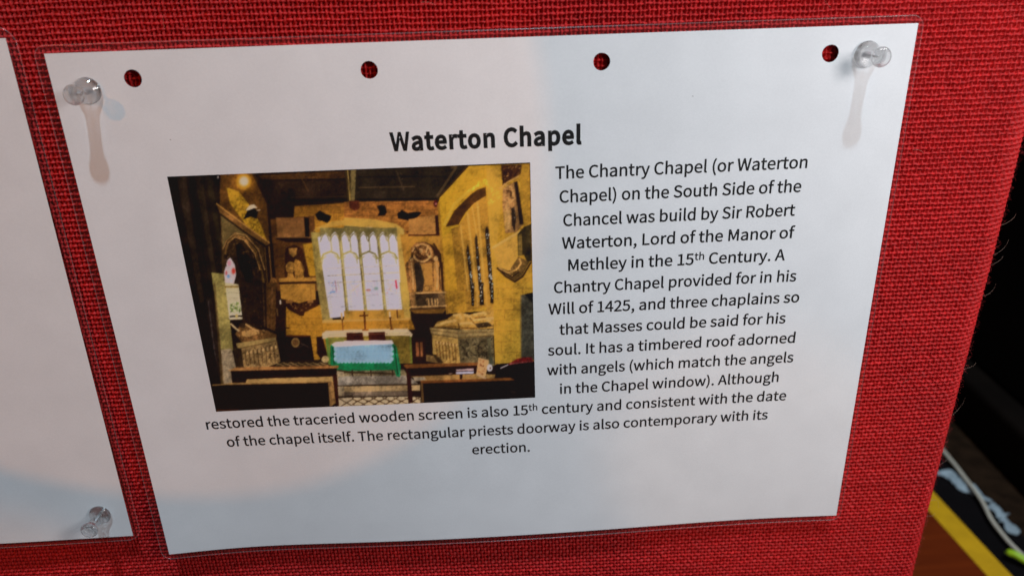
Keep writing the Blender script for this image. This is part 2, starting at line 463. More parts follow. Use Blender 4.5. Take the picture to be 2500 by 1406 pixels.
# ================================================================ the printed words
GLYPHS = {'(': [292, '207,-170 255,-148 194,-18 157,123 145,269 157,414 194,555 255,685 207,708 138,574 95,429 80,269 95,108 138,-36'], ')': [292, '86,-170 154,-36 197,108 213,269 197,429 154,574 86,708 36,685 98,555 136,414 148,269 136,123 98,-18 36,-148'], ',': [240, '65,-164 132,-121 176,-60 191,16 183,66 160,98 125,109 95,102 73,83 65,54 73,24 94,5 123,-2 132,-1 121,-49 92,-89 46,-118'], '.': [240, '120,-11 149,-4 169,17 177,48 169,80 149,101 120,109 91,101 71,80 63,48 71,17 91,-4'], '1': [480, '76,0 424,0 424,66 297,66 297,634 236,634 199,616 156,601 105,589 105,539 218,539 218,66 76,66'], '2': [480, '38,0 437,0 437,68 261,68 157,62 259,166 338,266 389,363 407,459 394,536 356,594 298,632 221,645 149,634 88,602 35,553 80,508 119,546 163,572 212,581 263,572 300,546 322,506 329,456 311,370 258,276 167,169 38,47'], '4': [480, '294,0 368,0 368,175 453,175 453,238 368,238 368,634 281,634 17,227 17,175 294,175', '294,238 99,238 244,454 295,548 298,548 294,432'], '5': [480, '227,-11 304,3 370,45 417,114 434,206 419,297 378,360 317,396 243,408 208,405 177,397 148,383 164,567 403,567 403,634 95,634 74,338 117,311 151,332 184,344 222,349 276,339 318,310 344,265 354,204 343,142 315,95 272,65 219,54 154,65 103,90 63,125 23,73 73,32 139,1'], 'A': [526, '3,0 84,0 145,194 377,194 438,0 522,0 307,634 218,634', '165,257 196,355 259,569 263,569 327,355 357,257'], 'C': [552, '326,-11 402,-1 466,30 521,80 477,131 434,92 386,67 330,59 248,77 186,129 146,211 132,319 147,426 187,507 251,557 332,575 382,568 425,547 462,516 505,567 461,606 402,634 331,645 219,623 130,558 71,454 50,317 71,179 129,75 216,11'], 'I': [253, '87,0 167,0 167,634 87,634'], 'L': [470, '87,0 445,0 445,68 167,68 167,634 87,634'], 'M': [702, '87,0 159,0 159,351 149,538 152,538 203,394 323,64 377,64 496,394 548,538 551,538 541,351 541,0 615,0 615,634 519,634 398,295 354,163 350,163 304,295 183,634 87,634'], 'R': [549, '167,333 167,569 273,569 339,563 388,544 417,509 427,457 417,402 388,364 339,341 273,333', '435,0 525,0 364,278 423,300 468,338 497,390 507,457 490,540 444,595 374,625 285,634 87,634 87,0 167,0 167,269 281,269'], 'S': [516, '263,-11 352,3 420,41 463,98 478,169 468,230 441,277 399,311 348,338 258,377 208,400 169,433 152,484 167,532 208,564 271,575 326,568 373,548 415,516 457,567 406,608 343,635 271,645 191,633 128,598 86,545 71,477 83,417 113,371 155,338 200,315 291,275 345,248 383,214 397,162 388,120 362,87 320,66 264,59 199,69 140,96 89,138 42,82 103,33 178,0'], 'T': [518, '219,0 299,0 299,567 491,567 491,634 27,634 27,567 219,567'], 'W': [759, '157,0 252,0 346,382 378,527 381,527 413,382 509,0 605,0 736,634 660,634 592,289 557,83 552,83 507,289 419,634 345,634 258,289 213,83 209,83 171,289 105,634 22,634'], 'a': [487, '188,-11 244,-2 296,22 343,56 346,56 353,0 418,0 418,289 409,368 380,429 329,468 255,482 183,472 121,449 71,420 101,366 142,390 190,409 242,416 290,406 319,379 335,342 339,298 210,275 120,240 68,189 51,122 61,65 90,24 133,-2', '210,53 168,60 138,84 127,127 138,169 174,202 239,227 339,245 339,114 295,80 253,60'], 'b': [535, '286,-11 363,6 429,55 474,135 490,242 478,341 442,416 384,465 304,482 251,473 202,449 156,416 159,500 159,688 80,688 80,0 143,0 150,48 153,48 196,16 242,-4', '273,55 239,60 200,75 159,104 159,351 202,386 244,408 284,415 341,403 380,367 401,313 408,241 398,163 370,105 327,68'], 'c': [441, '265,-11 320,-4 371,16 417,48 382,101 350,78 313,61 272,54 212,67 167,104 137,161 126,234 137,308 168,365 215,402 274,415 309,410 340,396 368,375 407,426 371,454 326,474 271,482 184,465 112,417 63,339 45,234 62,130 108,53 178,5'], 'd': [536, '240,-11 294,-2 342,22 382,55 385,55 392,0 457,0 457,688 377,688 377,508 381,427 341,456 299,475 249,482 172,465 107,415 63,337 46,234 60,130 99,53 160,5', '257,55 202,68 161,103 136,159 127,235 138,309 167,365 210,402 263,415 301,410 339,394 377,366 377,119 338,84 299,62'], 'e': [479, '270,-11 329,-5 380,12 424,36 396,89 360,69 322,56 279,52 217,63 169,96 137,148 123,216 439,216 443,261 430,352 394,422 335,466 255,482 177,465 110,415 63,338 45,234 62,131 110,54 182,5', '122,272 138,335 168,381 209,409 257,419 306,409 343,381 366,335 374,272'], 'f': [281, '29,406 93,406 93,0 171,0 171,406 271,406 271,470 171,470 171,544 179,595 201,626 238,637 291,624 308,685 284,693 258,698 229,700 168,689 126,658 101,609 93,545 93,470 29,465'], 'g': [488, '238,-216 336,-203 411,-168 459,-116 476,-54 465,-3 435,31 383,51 312,58 220,58 170,65 145,83 138,109 142,132 152,150 168,165 190,156 214,151 237,149 305,160 359,193 396,244 409,312 404,351 391,383 371,409 467,409 467,470 304,470 237,482 170,470 114,436 76,384 61,314 70,262 93,219 123,188 123,184 98,163 79,133 71,97 77,64 92,38 113,20 113,16 76,-15 52,-51 44,-91 58,-144 98,-184 159,-208', '237,202 187,216 151,255 138,314 151,373 187,411 237,424 288,411 324,373 337,314 323,255 287,216', '249,-162 176,-152 129,-123 113,-80 118,-52 134,-25 161,0 221,-7 303,-7 355,-13 387,-32 398,-67 379,-113 328,-148'], 'h': [525, '80,0 159,0 159,341 202,381 243,405 287,413 327,405 355,383 371,344 376,287 376,0 455,0 455,298 446,377 420,434 375,470 311,482 252,471 201,443 156,403 159,500 159,688 80,688'], 'i': [238, '80,0 159,0 159,470 80,470', '119,567 147,573 165,591 172,619 165,646 147,664 119,670 92,664 74,646 67,619 74,591 92,573'], 'l': [246, '163,-11 208,-4 197,56 181,54 170,58 162,69 159,88 159,688 80,688 80,93 88,37 115,1'], 'm': [801, '80,0 159,0 159,341 201,381 240,405 277,413 316,405 343,383 359,344 364,287 364,0 443,0 443,341 485,381 524,405 561,413 600,405 627,383 643,344 649,287 649,0 727,0 727,298 719,377 692,434 648,470 586,482 530,470 479,439 430,392 404,440 362,471 300,482 246,471 198,442 154,401 152,401 144,470 80,470'], 'n': [528, '80,0 159,0 159,341 202,381 243,405 287,413 327,405 355,383 371,344 376,287 376,0 455,0 455,298 446,377 420,434 375,470 311,482 252,471 200,442 154,401 152,401 144,470 80,470'], 'o': [524, '262,-11 345,5 414,53 461,130 479,234 461,339 414,417 345,465 262,482 180,465 110,417 63,339 45,234 63,130 110,53 180,5', '262,54 207,67 164,104 136,161 126,234 136,308 164,365 207,402 262,415 318,402 361,365 389,308 399,234 389,161 361,104 318,67'], 'p': [536, '80,-198 159,-198 159,-39 157,43 200,13 243,-5 286,-11 363,6 429,55 474,135 490,242 478,341 442,416 384,465 304,482 250,472 199,448 154,415 152,415 144,470 80,470', '273,55 239,60 200,75 159,104 159,351 203,386 244,408 284,415 341,403 380,367 401,313 408,241 398,163 370,105 327,68'], 'r': [336, '80,0 159,0 159,302 195,365 236,400 277,411 323,403 337,471 287,482 237,470 192,436 154,384 152,384 144,470 80,470'], 's': [405, '202,-11 276,0 329,30 362,74 373,128 360,184 327,223 281,250 230,271 180,291 143,316 129,352 138,386 167,411 216,420 255,415 290,400 323,379 361,428 320,455 271,474 215,482 147,471 96,443 64,401 54,349 66,297 97,260 141,233 190,213 241,192 281,164 298,124 287,87 257,60 205,50 153,57 108,77 66,106 28,54 78,20 137,-3'], 't': [326, '227,-11 256,-9 286,-2 314,6 298,66 245,53 202,63 179,94 172,143 172,406 300,406 300,470 172,470 172,602 106,602 98,470 23,465 23,406 93,406 93,145 100,81 123,32 164,0'], 'u': [525, '217,-11 276,-1 326,29 372,74 375,74 381,0 446,0 446,470 368,470 368,137 325,91 285,65 240,57 200,64 173,87 157,125 152,182 152,470 73,470 73,172 81,93 108,35 153,1'], 'v': [451, '181,0 273,0 439,470 362,470 272,202 229,64 225,64 182,202 93,470 11,470'], 'w': [694, '154,0 246,0 312,252 344,388 349,388 381,253 448,0 544,0 671,470 595,470 527,198 498,67 494,67 461,198 387,470 311,470 237,198 206,67 202,67 174,198 104,470 23,470'], 'y': [451, '87,-202 150,-190 198,-155 235,-104 263,-40 439,470 362,470 278,209 240,76 235,76 189,209 93,470 11,470 200,-1 189,-36 165,-88 130,-124 84,-138 48,-130 32,-193'], ' ': [194]}
def glyph_polys(ch):
    out = []
    for s in GLYPHS[ch][1:]:
        P = [[float(n) for n in p.split(',')] for p in s.split()]; Q = [P[0]]
        for p in P[1:]:
            if len(out) and math.dist(p, Q[-1]) < 7: Q[-1] = [(p[0] + Q[-1][0]) / 2, (p[1] + Q[-1][1]) / 2]
            else: Q.append(p)
        out.append(np.array(Q))
    return out
def embolden(P, d):
    """move an outline sideways by d (outer runs one way, counters the other)"""
    Q = P
    a = Q - np.roll(Q, 1, 0); b = np.roll(Q, -1, 0) - Q
    na = np.stack([a[:, 1], -a[:, 0]], 1); nb = np.stack([b[:, 1], -b[:, 0]], 1)
    na /= np.linalg.norm(na, axis=1)[:, None] + 1e-9; nb /= np.linalg.norm(nb, axis=1)[:, None] + 1e-9
    m = na + nb; L = np.linalg.norm(m, axis=1)[:, None]; m = m / (L + 1e-9)
    k = np.clip(1 / np.maximum((m * na).sum(1), .5), 1, 1.6)[:, None]
    return Q + m * d * k
def area(P): return 0.5 * float(np.sum(P[:, 0] * np.roll(P[:, 1], -1) - np.roll(P[:, 0], -1) * P[:, 1]))
def inside(pt, P):
    x, y = pt; c = False; n = len(P)
    for i in range(n):
        (x1, y1), (x2, y2) = P[i], P[i - 1]
        if (y1 > y) != (y2 > y) and x < (x2 - x1) * (y - y1) / (y2 - y1) + x1: c = not c
    return c
def set_line(text, p0, p1, em, bold=0.0, weight=14.0):
    """lay one line between two baseline points (sheet mm); '^' starts and ends a superscript"""
    pen, sup, items = 0.0, False, []
    for ch in text:
        if ch == '^': sup = not sup; continue
        items.append((ch, pen, sup)); pen += GLYPHS[ch][0] * (0.66 if sup else 1) + (bold * 1.35 if bold else 0)
    first, last = items[0], items[-1]
    def ext(it, f): return it[1] + f(np.concatenate(glyph_polys(it[0]))[:, 0]) * (0.66 if it[2] else 1)
    xa, xb = ext(first, np.min), ext(last, np.max)
    p0, p1 = np.array(p0), np.array(p1); L = np.linalg.norm(p1 - p0); ex = (p1 - p0) / L; ey = np.array([-ex[1], ex[0]])
    sx = L / (xb - xa); sy = em / 1000
    V, F = [], []
    for ch, pen, sup in items:
        if ch == ' ': continue
        k = 0.66 if sup else 1.0; dy = 262 if sup else 0
        G = glyph_polys(ch)
        big = max(G, key=lambda p: abs(area(p))); sg = 1 if area(big) > 0 else -1
        G = [embolden(p, sg * ((bold * .72 if ch == 'W' else bold) if bold else weight)) for p in G]
        outer = [p for p in G if area(p) * sg > 0]; inner = [p for p in G if area(p) * sg <= 0]
        for o in outer:
            loops = [o] + [h for h in inner if inside(h[0], o)]
            flat = np.concatenate(loops)
            tri = tessellate_polygon([[Vector((float(a), float(b), 0)) for a, b in l] for l in loops])
            base = len(V)
            for a, b in flat:
                q = p0 + ex * ((a * k + pen - xa) * sx) + ey * ((b * k + dy) * sy); V.append(q)
            for t in tri:
                a, b, c = [flat[i] for i in t]
                F.append(tuple(base + i for i in (t if (b[0] - a[0]) * (c[1] - a[1]) - (b[1] - a[1]) * (c[0] - a[0]) > 0 else t[::-1])))
    return V, F
LINES = [("The Chantry Chapel (or Waterton", (1356.7, 438.6), (1969.6, 408.6)), ("Chapel) on the South Side of the", (1366.8, 496.5), (1954.4, 467)),
    ("Chancel was build by Sir Robert", (1375.8, 553.3), (1939.4, 525)), ("Waterton, Lord of the Manor of", (1372.5, 608.8), (1938.3, 579.5)),
    ("Methley in the 15^th^ Century. A", (1388, 662), (1915, 634)), ("Chantry Chapel provided for in his", (1353.2, 716.4), (1942.4, 685.1)),
    ("Will of 1425, and three chaplains so", (1339.6, 768.1), (1949.7, 736.8)), ("that Masses could be said for his", (1366.2, 817.6), (1916.3, 787.7)),
    ("soul. It has a timbered roof adorned", (1338.5, 868), (1939.4, 835.4)), ("with angels (which match the angels", (1336.3, 915.6), (1935.3, 883)),
    ("in the Chapel window). Although", (1367.6, 961), (1899.4, 931.1)),
    ("restored the traceried wooden screen is also 15^th^ century and consistent with the date", (505.9, 1047.9), (1917.7, 975.5)),
    ("of the chapel itself. The rectangular priests doorway is also contemporary with its", (556.3, 1090.2), (1872.8, 1022)), ("erection.", (1153.8, 1107.7), (1293.2, 1101.6))]
def text_mesh(name, rows, em, bold=0.0):
    V, F = [], []
    for text, a, b in rows:
        q = px_to_sheet([a, b]); y = q[:, 1].mean(); q[:, 1] = y + (q[:, 1] - y) * 0.4
        v, f = set_line(text, q[0], q[1], em, bold)
        F += [tuple(i + len(V) for i in t) for t in f]; V += v
    A = np.array(V)
    return mesh_py(name, pos_main(A[:, 0], A[:, 1], 0.045), F, MAT_INK, notice, smooth=False)
text_mesh('heading', [("Waterton Chapel", (956, 368), (1417.4, 351))], 9.85, 39.0)
text_mesh('paragraph', LINES, 7.06)

# ================================================================ the printed chapel picture
# a flat print: its colours are laid down patch by patch on a fine canvas (a printed image has its own
# colours), then carried by the vertices of a thin sheet lying on the paper.
PX0, PY0, PX1, PY1 = 400, 392, 1316, 1012
CW, CH = PX1 - PX0, PY1 - PY0
canvas = np.zeros((CH, CW, 3)) + np.array([30, 22, 15.0])
yy, xx = np.mgrid[0:CH, 0:CW] + 0.5
K = 2500 / 569.0
ORG = {'A': (380, 390), 'B': (840, 390), 'C': (380, 690), 'D': (840, 690), 'T': None}
def cv(z, pts):
    pts = np.array(pts, float).reshape(-1, 2)
    if ORG[z]: pts = np.array(ORG[z]) + pts / 4.394
    return pts - (PX0, PY0)
pr = np.random.default_rng(11)
def fnoise(s, seed):
    r = np.random.default_rng(seed); n = r.normal(0, 1, (int(CH / s) + 3, int(CW / s) + 3))
    a, b = yy / s, xx / s; i, j = a.astype(int), b.astype(int); f, g = a - i, b - j; f, g = f * f * (3 - 2 * f), g * g * (3 - 2 * g)
    return (n[i, j] * (1 - f) + n[i + 1, j] * f) * (1 - g) + (n[i, j + 1] * (1 - f) + n[i + 1, j + 1] * f) * g
NS, NM, NL = fnoise(2.2, 1), fnoise(6, 2), fnoise(28, 3)
GR = 0.5 * NS + 0.35 * NM + 0.45 * NL
def mask_poly(P):
    x0, x1 = int(max(P[:, 0].min() - 1, 0)), int(min(P[:, 0].max() + 2, CW)); y0, y1 = int(max(P[:, 1].min() - 1, 0)), int(min(P[:, 1].max() + 2, CH))
    if x1 <= x0 or y1 <= y0: return None
    m = np.zeros((y1 - y0, x1 - x0)); 
    for ox, oy in ((-.25, -.25), (.25, -.25), (-.25, .25), (.25, .25)):
        X, Y = xx[y0:y1, x0:x1] + ox, yy[y0:y1, x0:x1] + oy; c = np.zeros(X.shape, bool)
        for i in range(len(P)):
            (xa, ya), (xb, yb) = P[i - 1], P[i]
            if ya == yb: continue
            c ^= ((ya > Y) != (yb > Y)) & (X < (xb - xa) * (Y - ya) / (yb - ya) + xa)
        m += c * .25
    return (slice(y0, y1), slice(x0, x1)), m
def fill(z, pts, col, tex=0.10, to=None, vert=True, alpha=1.0):
    """a patch of colour; 'to' runs it over to a second colour down (or across) the patch"""
    P = cv(z, pts); r = mask_poly(P)
    if r is None: return
    s, m = r; m = (m * alpha)[..., None]
    c = np.array(col, float) + np.zeros(m.shape[:2] + (3,))
    if to is not None:
        q = yy[s] if vert else xx[s]; k = P[:, 1] if vert else P[:, 0]
        t = np.clip((q - k.min()) / (np.ptp(k) + 1e-6), 0, 1)[..., None]; c = c * (1 - t) + np.array(to, float) * t
    c = np.clip(c * (1 + tex * GR[s][..., None]), 0, 255)
    canvas[s] = canvas[s] * (1 - m) + c * m
def line(z, pts, w, col, tex=0.1, alpha=1.0):
    P = cv(z, pts)
    for a, b in zip(P[:-1], P[1:]):
        d = b - a; L = np.linalg.norm(d) + 1e-9; n = np.array([-d[1], d[0]]) / L * w / 2; e = d / L * w * .2
        Q = np.array([a - e + n, b + e + n, b + e - n, a - e - n]); r = mask_poly(Q)
        if r is None: continue
        s, m = r; m = (m * alpha)[..., None]; c = np.clip(np.array(col, float) * (1 + tex * GR[s][..., None]), 0, 255); canvas[s] = canvas[s] * (1 - m) + c * m
def disc(z, x, y, rx, ry, col, soft=0.0, tex=0.05, alpha=1.0):
    c = cv(z, [(x, y)])[0]; rx, ry = rx / 4.394, ry / 4.394
    d = np.sqrt(((xx - c[0]) / rx) ** 2 + ((yy - c[1]) / ry) ** 2)
    m = np.clip((1 - d) / soft, 0, 1) if soft else np.clip((1 - d) * min(rx, ry) + .5, 0, 1)
    m = (m * alpha)[..., None]; canvas[:] = canvas * (1 - m) + np.clip(np.array(col, float) * (1 + tex * GR[..., None]), 0, 255) * m
def speck(z, pts, cols, n, r0, r1, alpha=0.8, seed=0):
    alpha = min(1, alpha * 1.15)
    """carving, foliage, glass: many small strokes inside a patch"""
    r = random.Random(seed + 5); P = cv(z, pts); x0, y0 = P.min(0); x1, y1 = P.max(0); k = 0
    for _ in range(n * 6):
        x, y = r.uniform(x0, x1), r.uniform(y0, y1)
        if not inside((x, y), P): continue
        a = r.uniform(0, math.pi); l = r.uniform(r0, r1); w = r.uniform(.35, .7) * l
        ca, sa = math.cos(a), math.sin(a)
        Q = np.array([(x + ca * l, y + sa * l), (x - sa * w * .6, y + ca * w * .6), (x - ca * l, y - sa * l), (x + sa * w * .6, y - ca * w * .6)])
        q = mask_poly(Q); k += 1
        if q is not None:
            s, m = q; m = (m * alpha)[..., None]; canvas[s] = canvas[s] * (1 - m) + np.array(cols[r.randrange(len(cols))], float) * m
        if k >= n: break
def stones(z, pts, rows, w, col, alpha=0.5, seed=0, slope=0.0):
    """mortar lines of coursed stone inside a patch (rows: height of a course, w: length of a block, target px)"""
    r = random.Random(seed); P = cv(z, pts); q = mask_poly(P)
    if q is None: return
    s, m = q; h = np.zeros(m.shape); Y = yy[s] - slope * xx[s] + .8 * NM[s]; X = xx[s] + .8 * NM[s]
    row = np.floor(Y / rows); fy = Y - row * rows; off = (row * 0.37 % 1) * w + 3 * np.sin(row * 12.9)
    fx = (X + off) % w
    h = np.clip(1.0 - np.minimum(np.minimum(fy, rows - fy), np.minimum(fx, w - fx)) * 0.9, 0, 1)
    blk = np.sin(row * 91.7 + np.floor((X + off) / w) * 47.3)
    a = (m * alpha * h)[..., None]; canvas[s] = canvas[s] * (1 + (0.07 * blk * m)[..., None]); canvas[s] = canvas[s] * (1 - a) + np.array(col, float) * a

# --- dark nave pier and arch at the left
fill('T', [400, 420, 640, 420, 640, 1010, 400, 1010], (28, 22, 16), .25)
for x0, x1, c in [(430, 452, (44, 35, 26)), (458, 470, (20, 15, 11)), (474, 492, (42, 34, 24)), (500, 516, (36, 30, 20))]:
    fill('T', [x0, 425, x1, 425, x1 + 50, 760, x0 + 62, 760], c, .3)
# --- ceiling and upper walls
fill('A', [690, 150, 1040, 145, 1230, 430, 1215, 920, 690, 540], (84, 56, 24), .25)
fill('A', [1030, 148, 2109, 110, 2109, 470, 1500, 490, 1480, 610, 1240, 640, 1225, 880, 1190, 470], (36, 26, 19), .25)
fill('B', [0, 112, 1330, 70, 1030, 390, 1000, 455, 0, 462], (40, 33, 24), .25)
fill('A', [1100, 170, 2030, 125, 2040, 205, 1160, 222], (66, 44, 22), .3)
fill('A', [1300, 240, 2050, 225, 2070, 385, 1400, 395], (43, 31, 22), .3)
line('A', [1130, 222, 2035, 205], 2.2, (18, 12, 8)); line('A', [1440, 440, 2100, 430], 4, (16, 10, 8)); line('A', [1450, 405, 2090, 395], 2, (62, 46, 30))
line('A', [1530, 135, 1640, 340], 3, (74, 52, 30)); speck('A', [1480, 140, 1700, 140, 1700, 240, 1500, 240], [(96, 70, 40), (20, 14, 10)], 26, 1.5, 4, .7, 1)
line('B', [150, 190, 560, 182, 1090, 180], 2.2, (18, 14, 10)); line('B', [160, 300, 760, 290], 3, (76, 60, 38)); line('B', [140, 430, 1000, 425], 5, (20, 15, 11)); line('B', [560, 120, 640, 330], 3, (64, 52, 36))
speck('B', [540, 120, 680, 120, 680, 320, 540, 320], [(92, 76, 52), (24, 20, 14)], 24, 1.5, 4, .7, 2); speck('B', [330, 260, 450, 260, 450, 320, 330, 320], [(20, 14, 10), (60, 48, 32)], 14, 2, 4, .7, 3)
speck('A', [1720, 280, 1930, 280, 1930, 330, 1720, 330], [(84, 66, 44), (26, 18, 12)], 22, 1.5, 4, .7, 4)
fill('A', [2036, 112, 2080, 112, 2095, 462, 2070, 462], (146, 122, 56), .15); fill('B', [18, 110, 62, 110, 62, 462, 36, 462], (60, 46, 26), .2); fill('B', [70, 110, 128, 108, 112, 450, 74, 460], (116, 102, 58), .2); line('A', [2060, 112, 2085, 462], 2, (176, 150, 76))
# --- back wall
fill('A', [1490, 500, 2109, 460, 2109, 760, 1690, 800, 1480, 640], (152, 102, 38), .16, to=(172, 128, 38))
fill('B', [0, 455, 1005, 440, 1035, 870, 1075, 1406, 600, 1406, 560, 780, 0, 720], (150, 96, 42), .16, to=(166, 122, 44))
fill('A', [1230, 640, 1700, 600, 1760, 1406, 1300, 1406], (96, 62, 30), .2)
stones('B', [0, 455, 1005, 440, 1035, 870, 640, 800, 560, 700, 0, 640], 15, 44, (84, 50, 22), .75, 3)
stones('A', [1490, 500, 2109, 460, 2109, 640, 1690, 760], 16, 46, (92, 56, 24), .7, 4)
# --- light of the hidden lamp on the left wall
fill('A', [760, 300, 890, 340, 1000, 480, 1130, 700, 1200, 890, 960, 690, 800, 470], (158, 124, 34), .3)
speck('A', [780, 330, 900, 350, 1080, 640, 1000, 680, 820, 470], [(120, 88, 22), (206, 172, 52), (96, 66, 20)], 120, 1, 3, .6, 5)
disc('A', 945, 240, 165, 150, (160, 110, 30), soft=.8, alpha=.85); disc('A', 945, 235, 92, 96, (236, 190, 60), soft=.6); disc('A', 947, 232, 58, 60, (255, 246, 205), soft=.4, tex=0)
disc('A', 660, 210, 34, 55, (14, 10, 8)); disc('A', 668, 190, 7, 14, (190, 186, 176))
fill('A', [940, 640, 985, 545, 1060, 515, 1098, 560, 1080, 635, 1020, 612], (14, 9, 7)); fill('A', [965, 545, 1005, 492, 1055, 482, 1092, 520, 1058, 518, 990, 545], (206, 196, 160)); line('A', [1085, 545, 1120, 540], 2, (190, 170, 130))
# --- sloping beam and the arch tomb below it
fill('A', [650, 470, 985, 720, 1225, 890, 1212, 935, 960, 770, 690, 570], (104, 74, 36), .2); line('A', [650, 470, 985, 722, 1222, 892], 2.6, (178, 134, 62))
fill('A', [695, 600, 1160, 930, 1200, 1406, 720, 1406], (62, 46, 26), .3)
fill('A', [700, 600, 900, 750, 1000, 830, 860, 800, 770, 850, 720, 960], (94, 80, 44), .2)
fill('A', [730, 1040, 770, 880, 850, 800, 960, 820, 1090, 970, 1165, 1200, 1190, 1406, 820, 1406], (40, 29, 18), .35)
line('A', [745, 1010, 775, 890, 850, 812, 950, 835, 1075, 985, 1140, 1200, 1170, 1390], 4.5, (102, 76, 38), .3)
line('A', [860, 860, 930, 930, 1010, 1050, 1060, 1240], 3, (76, 55, 30), .3); fill('A', [850, 870, 930, 910, 1020, 1060, 1050, 1250, 1000, 1380, 880, 1100], (20, 13, 10), .3)
speck('A', [760, 880, 900, 850, 1100, 1050, 1140, 1300, 1060, 1250, 900, 960], [(118, 88, 44), (26, 18, 12), (86, 62, 32)], 60, 1.5, 4, .75, 6)
fill('A', [1160, 920, 1260, 900, 1290, 1406, 1190, 1406], (36, 24, 14), .2); line('A', [1215, 930, 1245, 1290], 3, (132, 96, 50)); line('A', [1170, 940, 1205, 1400], 2.5, (104, 76, 40)); disc('A', 1262, 1310, 36, 44, (142, 98, 46), tex=.3)
# --- glimpse of coloured glass
fill('A', [735, 1210, 770, 1080, 800, 1050, 850, 1130, 862, 1240, 835, 1340, 745, 1345], (206, 200, 196), .12)
for x, y, rx, ry, c in [(835, 1195, 26, 42, (214, 74, 58)), (780, 1250, 22, 26, (110, 160, 200)), (790, 1110, 24, 38, (206, 150, 160)), (758, 1215, 14, 30, (190, 90, 90)), (815, 1300, 16, 18, (170, 190, 190))]: disc('A', x, y, rx, ry, c, soft=.5)
speck('A', [720, 1020, 800, 1000, 770, 1130, 730, 1200], [(20, 14, 10), (90, 70, 50)], 16, 2, 4, .8, 7)
# --- the pale pillar
fill('A', [600, 1210, 735, 1225, 755, 1406, 622, 1406], (122, 116, 62), .14)
fill('C', [618, 0, 748, 0, 832, 725, 700, 725], (130, 122, 66), .14); fill('C', [700, 720, 815, 705, 860, 900, 825, 1085, 722, 1085], (150, 138, 106), .2)
fill('C', [540, 170, 600, 170, 700, 900, 640, 900], (34, 28, 24), .3); line('C', [565, 200, 650, 880], 2.5, (66, 60, 56), .4)
fill('C', [620, 0, 640, 0, 735, 1085, 700, 1085], (92, 74, 40), .2, alpha=.6)
# --- lower window with writing and a plant
fill('C', [745, 0, 890, 20, 935, 385, 790, 390], (196, 192, 146), .06, to=(206, 204, 176)); line('C', [745, 45, 880, 45], 5, (120, 100, 48))
for y in (105, 160, 178): line('C', [775, y, 885, y + 4], 2.2, (96, 92, 70), .5, .7)
speck('C', [800, 240, 860, 200, 915, 260, 915, 320, 810, 320], [(54, 84, 24), (92, 120, 44), (34, 56, 16), (150, 160, 100)], 60, 2, 5, .9, 8); line('C', [800, 362, 930, 358], 5, (40, 34, 18)); disc('C', 868, 358, 14, 22, (170, 156, 90)); line('C', [800, 392, 932, 386], 2.5, (190, 182, 140))
fill('C', [800, 400, 935, 395, 950, 480, 820, 560], (22, 16, 12))
# --- dark drapery / column
fill('C', [885, 0, 1195, 0, 1205, 470, 940, 480], (38, 28, 19), .3); fill('C', [1185, 0, 1305, 0, 1285, 520, 1195, 480], (90, 62, 32), .3); line('C', [1150, 20, 1170, 470], 3, (72, 52, 32), .4); line('C', [1250, 10, 1245, 480], 3, (110, 78, 42), .4)
fill('C', [1290, 60, 1420, 240, 1410, 420, 1360, 520, 1290, 500], (40, 26, 16), .3); line('C', [1337, 190, 1339, 225], 3.5, (214, 206, 180)); line('C', [1300, 280, 1310, 355], 3, (120, 90, 52))
# --- left tomb chest and effigy
fill('C', [855, 550, 900, 460, 980, 440, 1110, 505, 1195, 510, 1300, 560, 1290, 605, 930, 650], (110, 80, 42), .3)
fill('C', [920, 520, 1060, 500, 1120, 540, 1000, 580, 930, 570], (176, 140, 78), .2); line('C', [965, 445, 1050, 500, 1110, 525], 4, (198, 160, 96)); line('C', [805, 440, 870, 500, 900, 520], 4, (178, 160, 112)); disc('C', 930, 460, 34, 26, (54, 42, 28), tex=.3)
speck('C', [880, 520, 1180, 510, 1180, 600, 920, 640], [(146, 106, 54), (66, 44, 24), (188, 150, 88)], 46, 2, 5, .7, 9)
fill('C', [865, 665, 1295, 610, 1340, 850, 1200, 905, 945, 905], (138, 114, 68), .2); fill('C', [862, 650, 1290, 585, 1292, 618, 890, 708], (158, 136, 78), .12); line('C', [890, 706, 1292, 622], 2, (92, 72, 38))
speck('C', [930, 720, 1290, 640, 1330, 850, 1190, 890, 950, 890], [(72, 54, 30), (176, 150, 96), (50, 38, 22), (120, 96, 54)], 150, 1.5, 4.5, .75, 10)
fill('C', [840, 690, 920, 710, 945, 905, 860, 905], (46, 36, 24), .3)
# --- lower back wall
fill('C', [1400, 240, 1830, 240, 1900, 420, 2109, 420, 2109, 620, 1690, 860, 1400, 560], (172, 126, 40), .14); stones('C', [1400, 300, 1830, 300, 1900, 430, 2109, 430, 2109, 540, 1690, 800, 1400, 560], 16, 40, (120, 82, 26), .7, 6)
# --- dark chest with a medallion, stool
fill('C', [1325, 590, 1400, 560, 1660, 565, 1705, 850, 1340, 850], (25, 15, 11), .3); line('C', [1400, 570, 1650, 572], 3, (84, 44, 26)); disc('C', 1500, 642, 44, 50, (156, 128, 70)); disc('C', 1500, 642, 33, 38, (92, 66, 36), tex=.4); line('C', [1560, 650, 1640, 690], 1.4, (86, 78, 70)); line('C', [1520, 700, 1600, 660], 1.4, (70, 62, 54))
fill('C', [1725, 580, 1790, 575, 1850, 800, 1780, 830, 1730, 760], (38, 22, 14), .2); line('C', [1340, 480, 1430, 485], 3, (40, 24, 14))
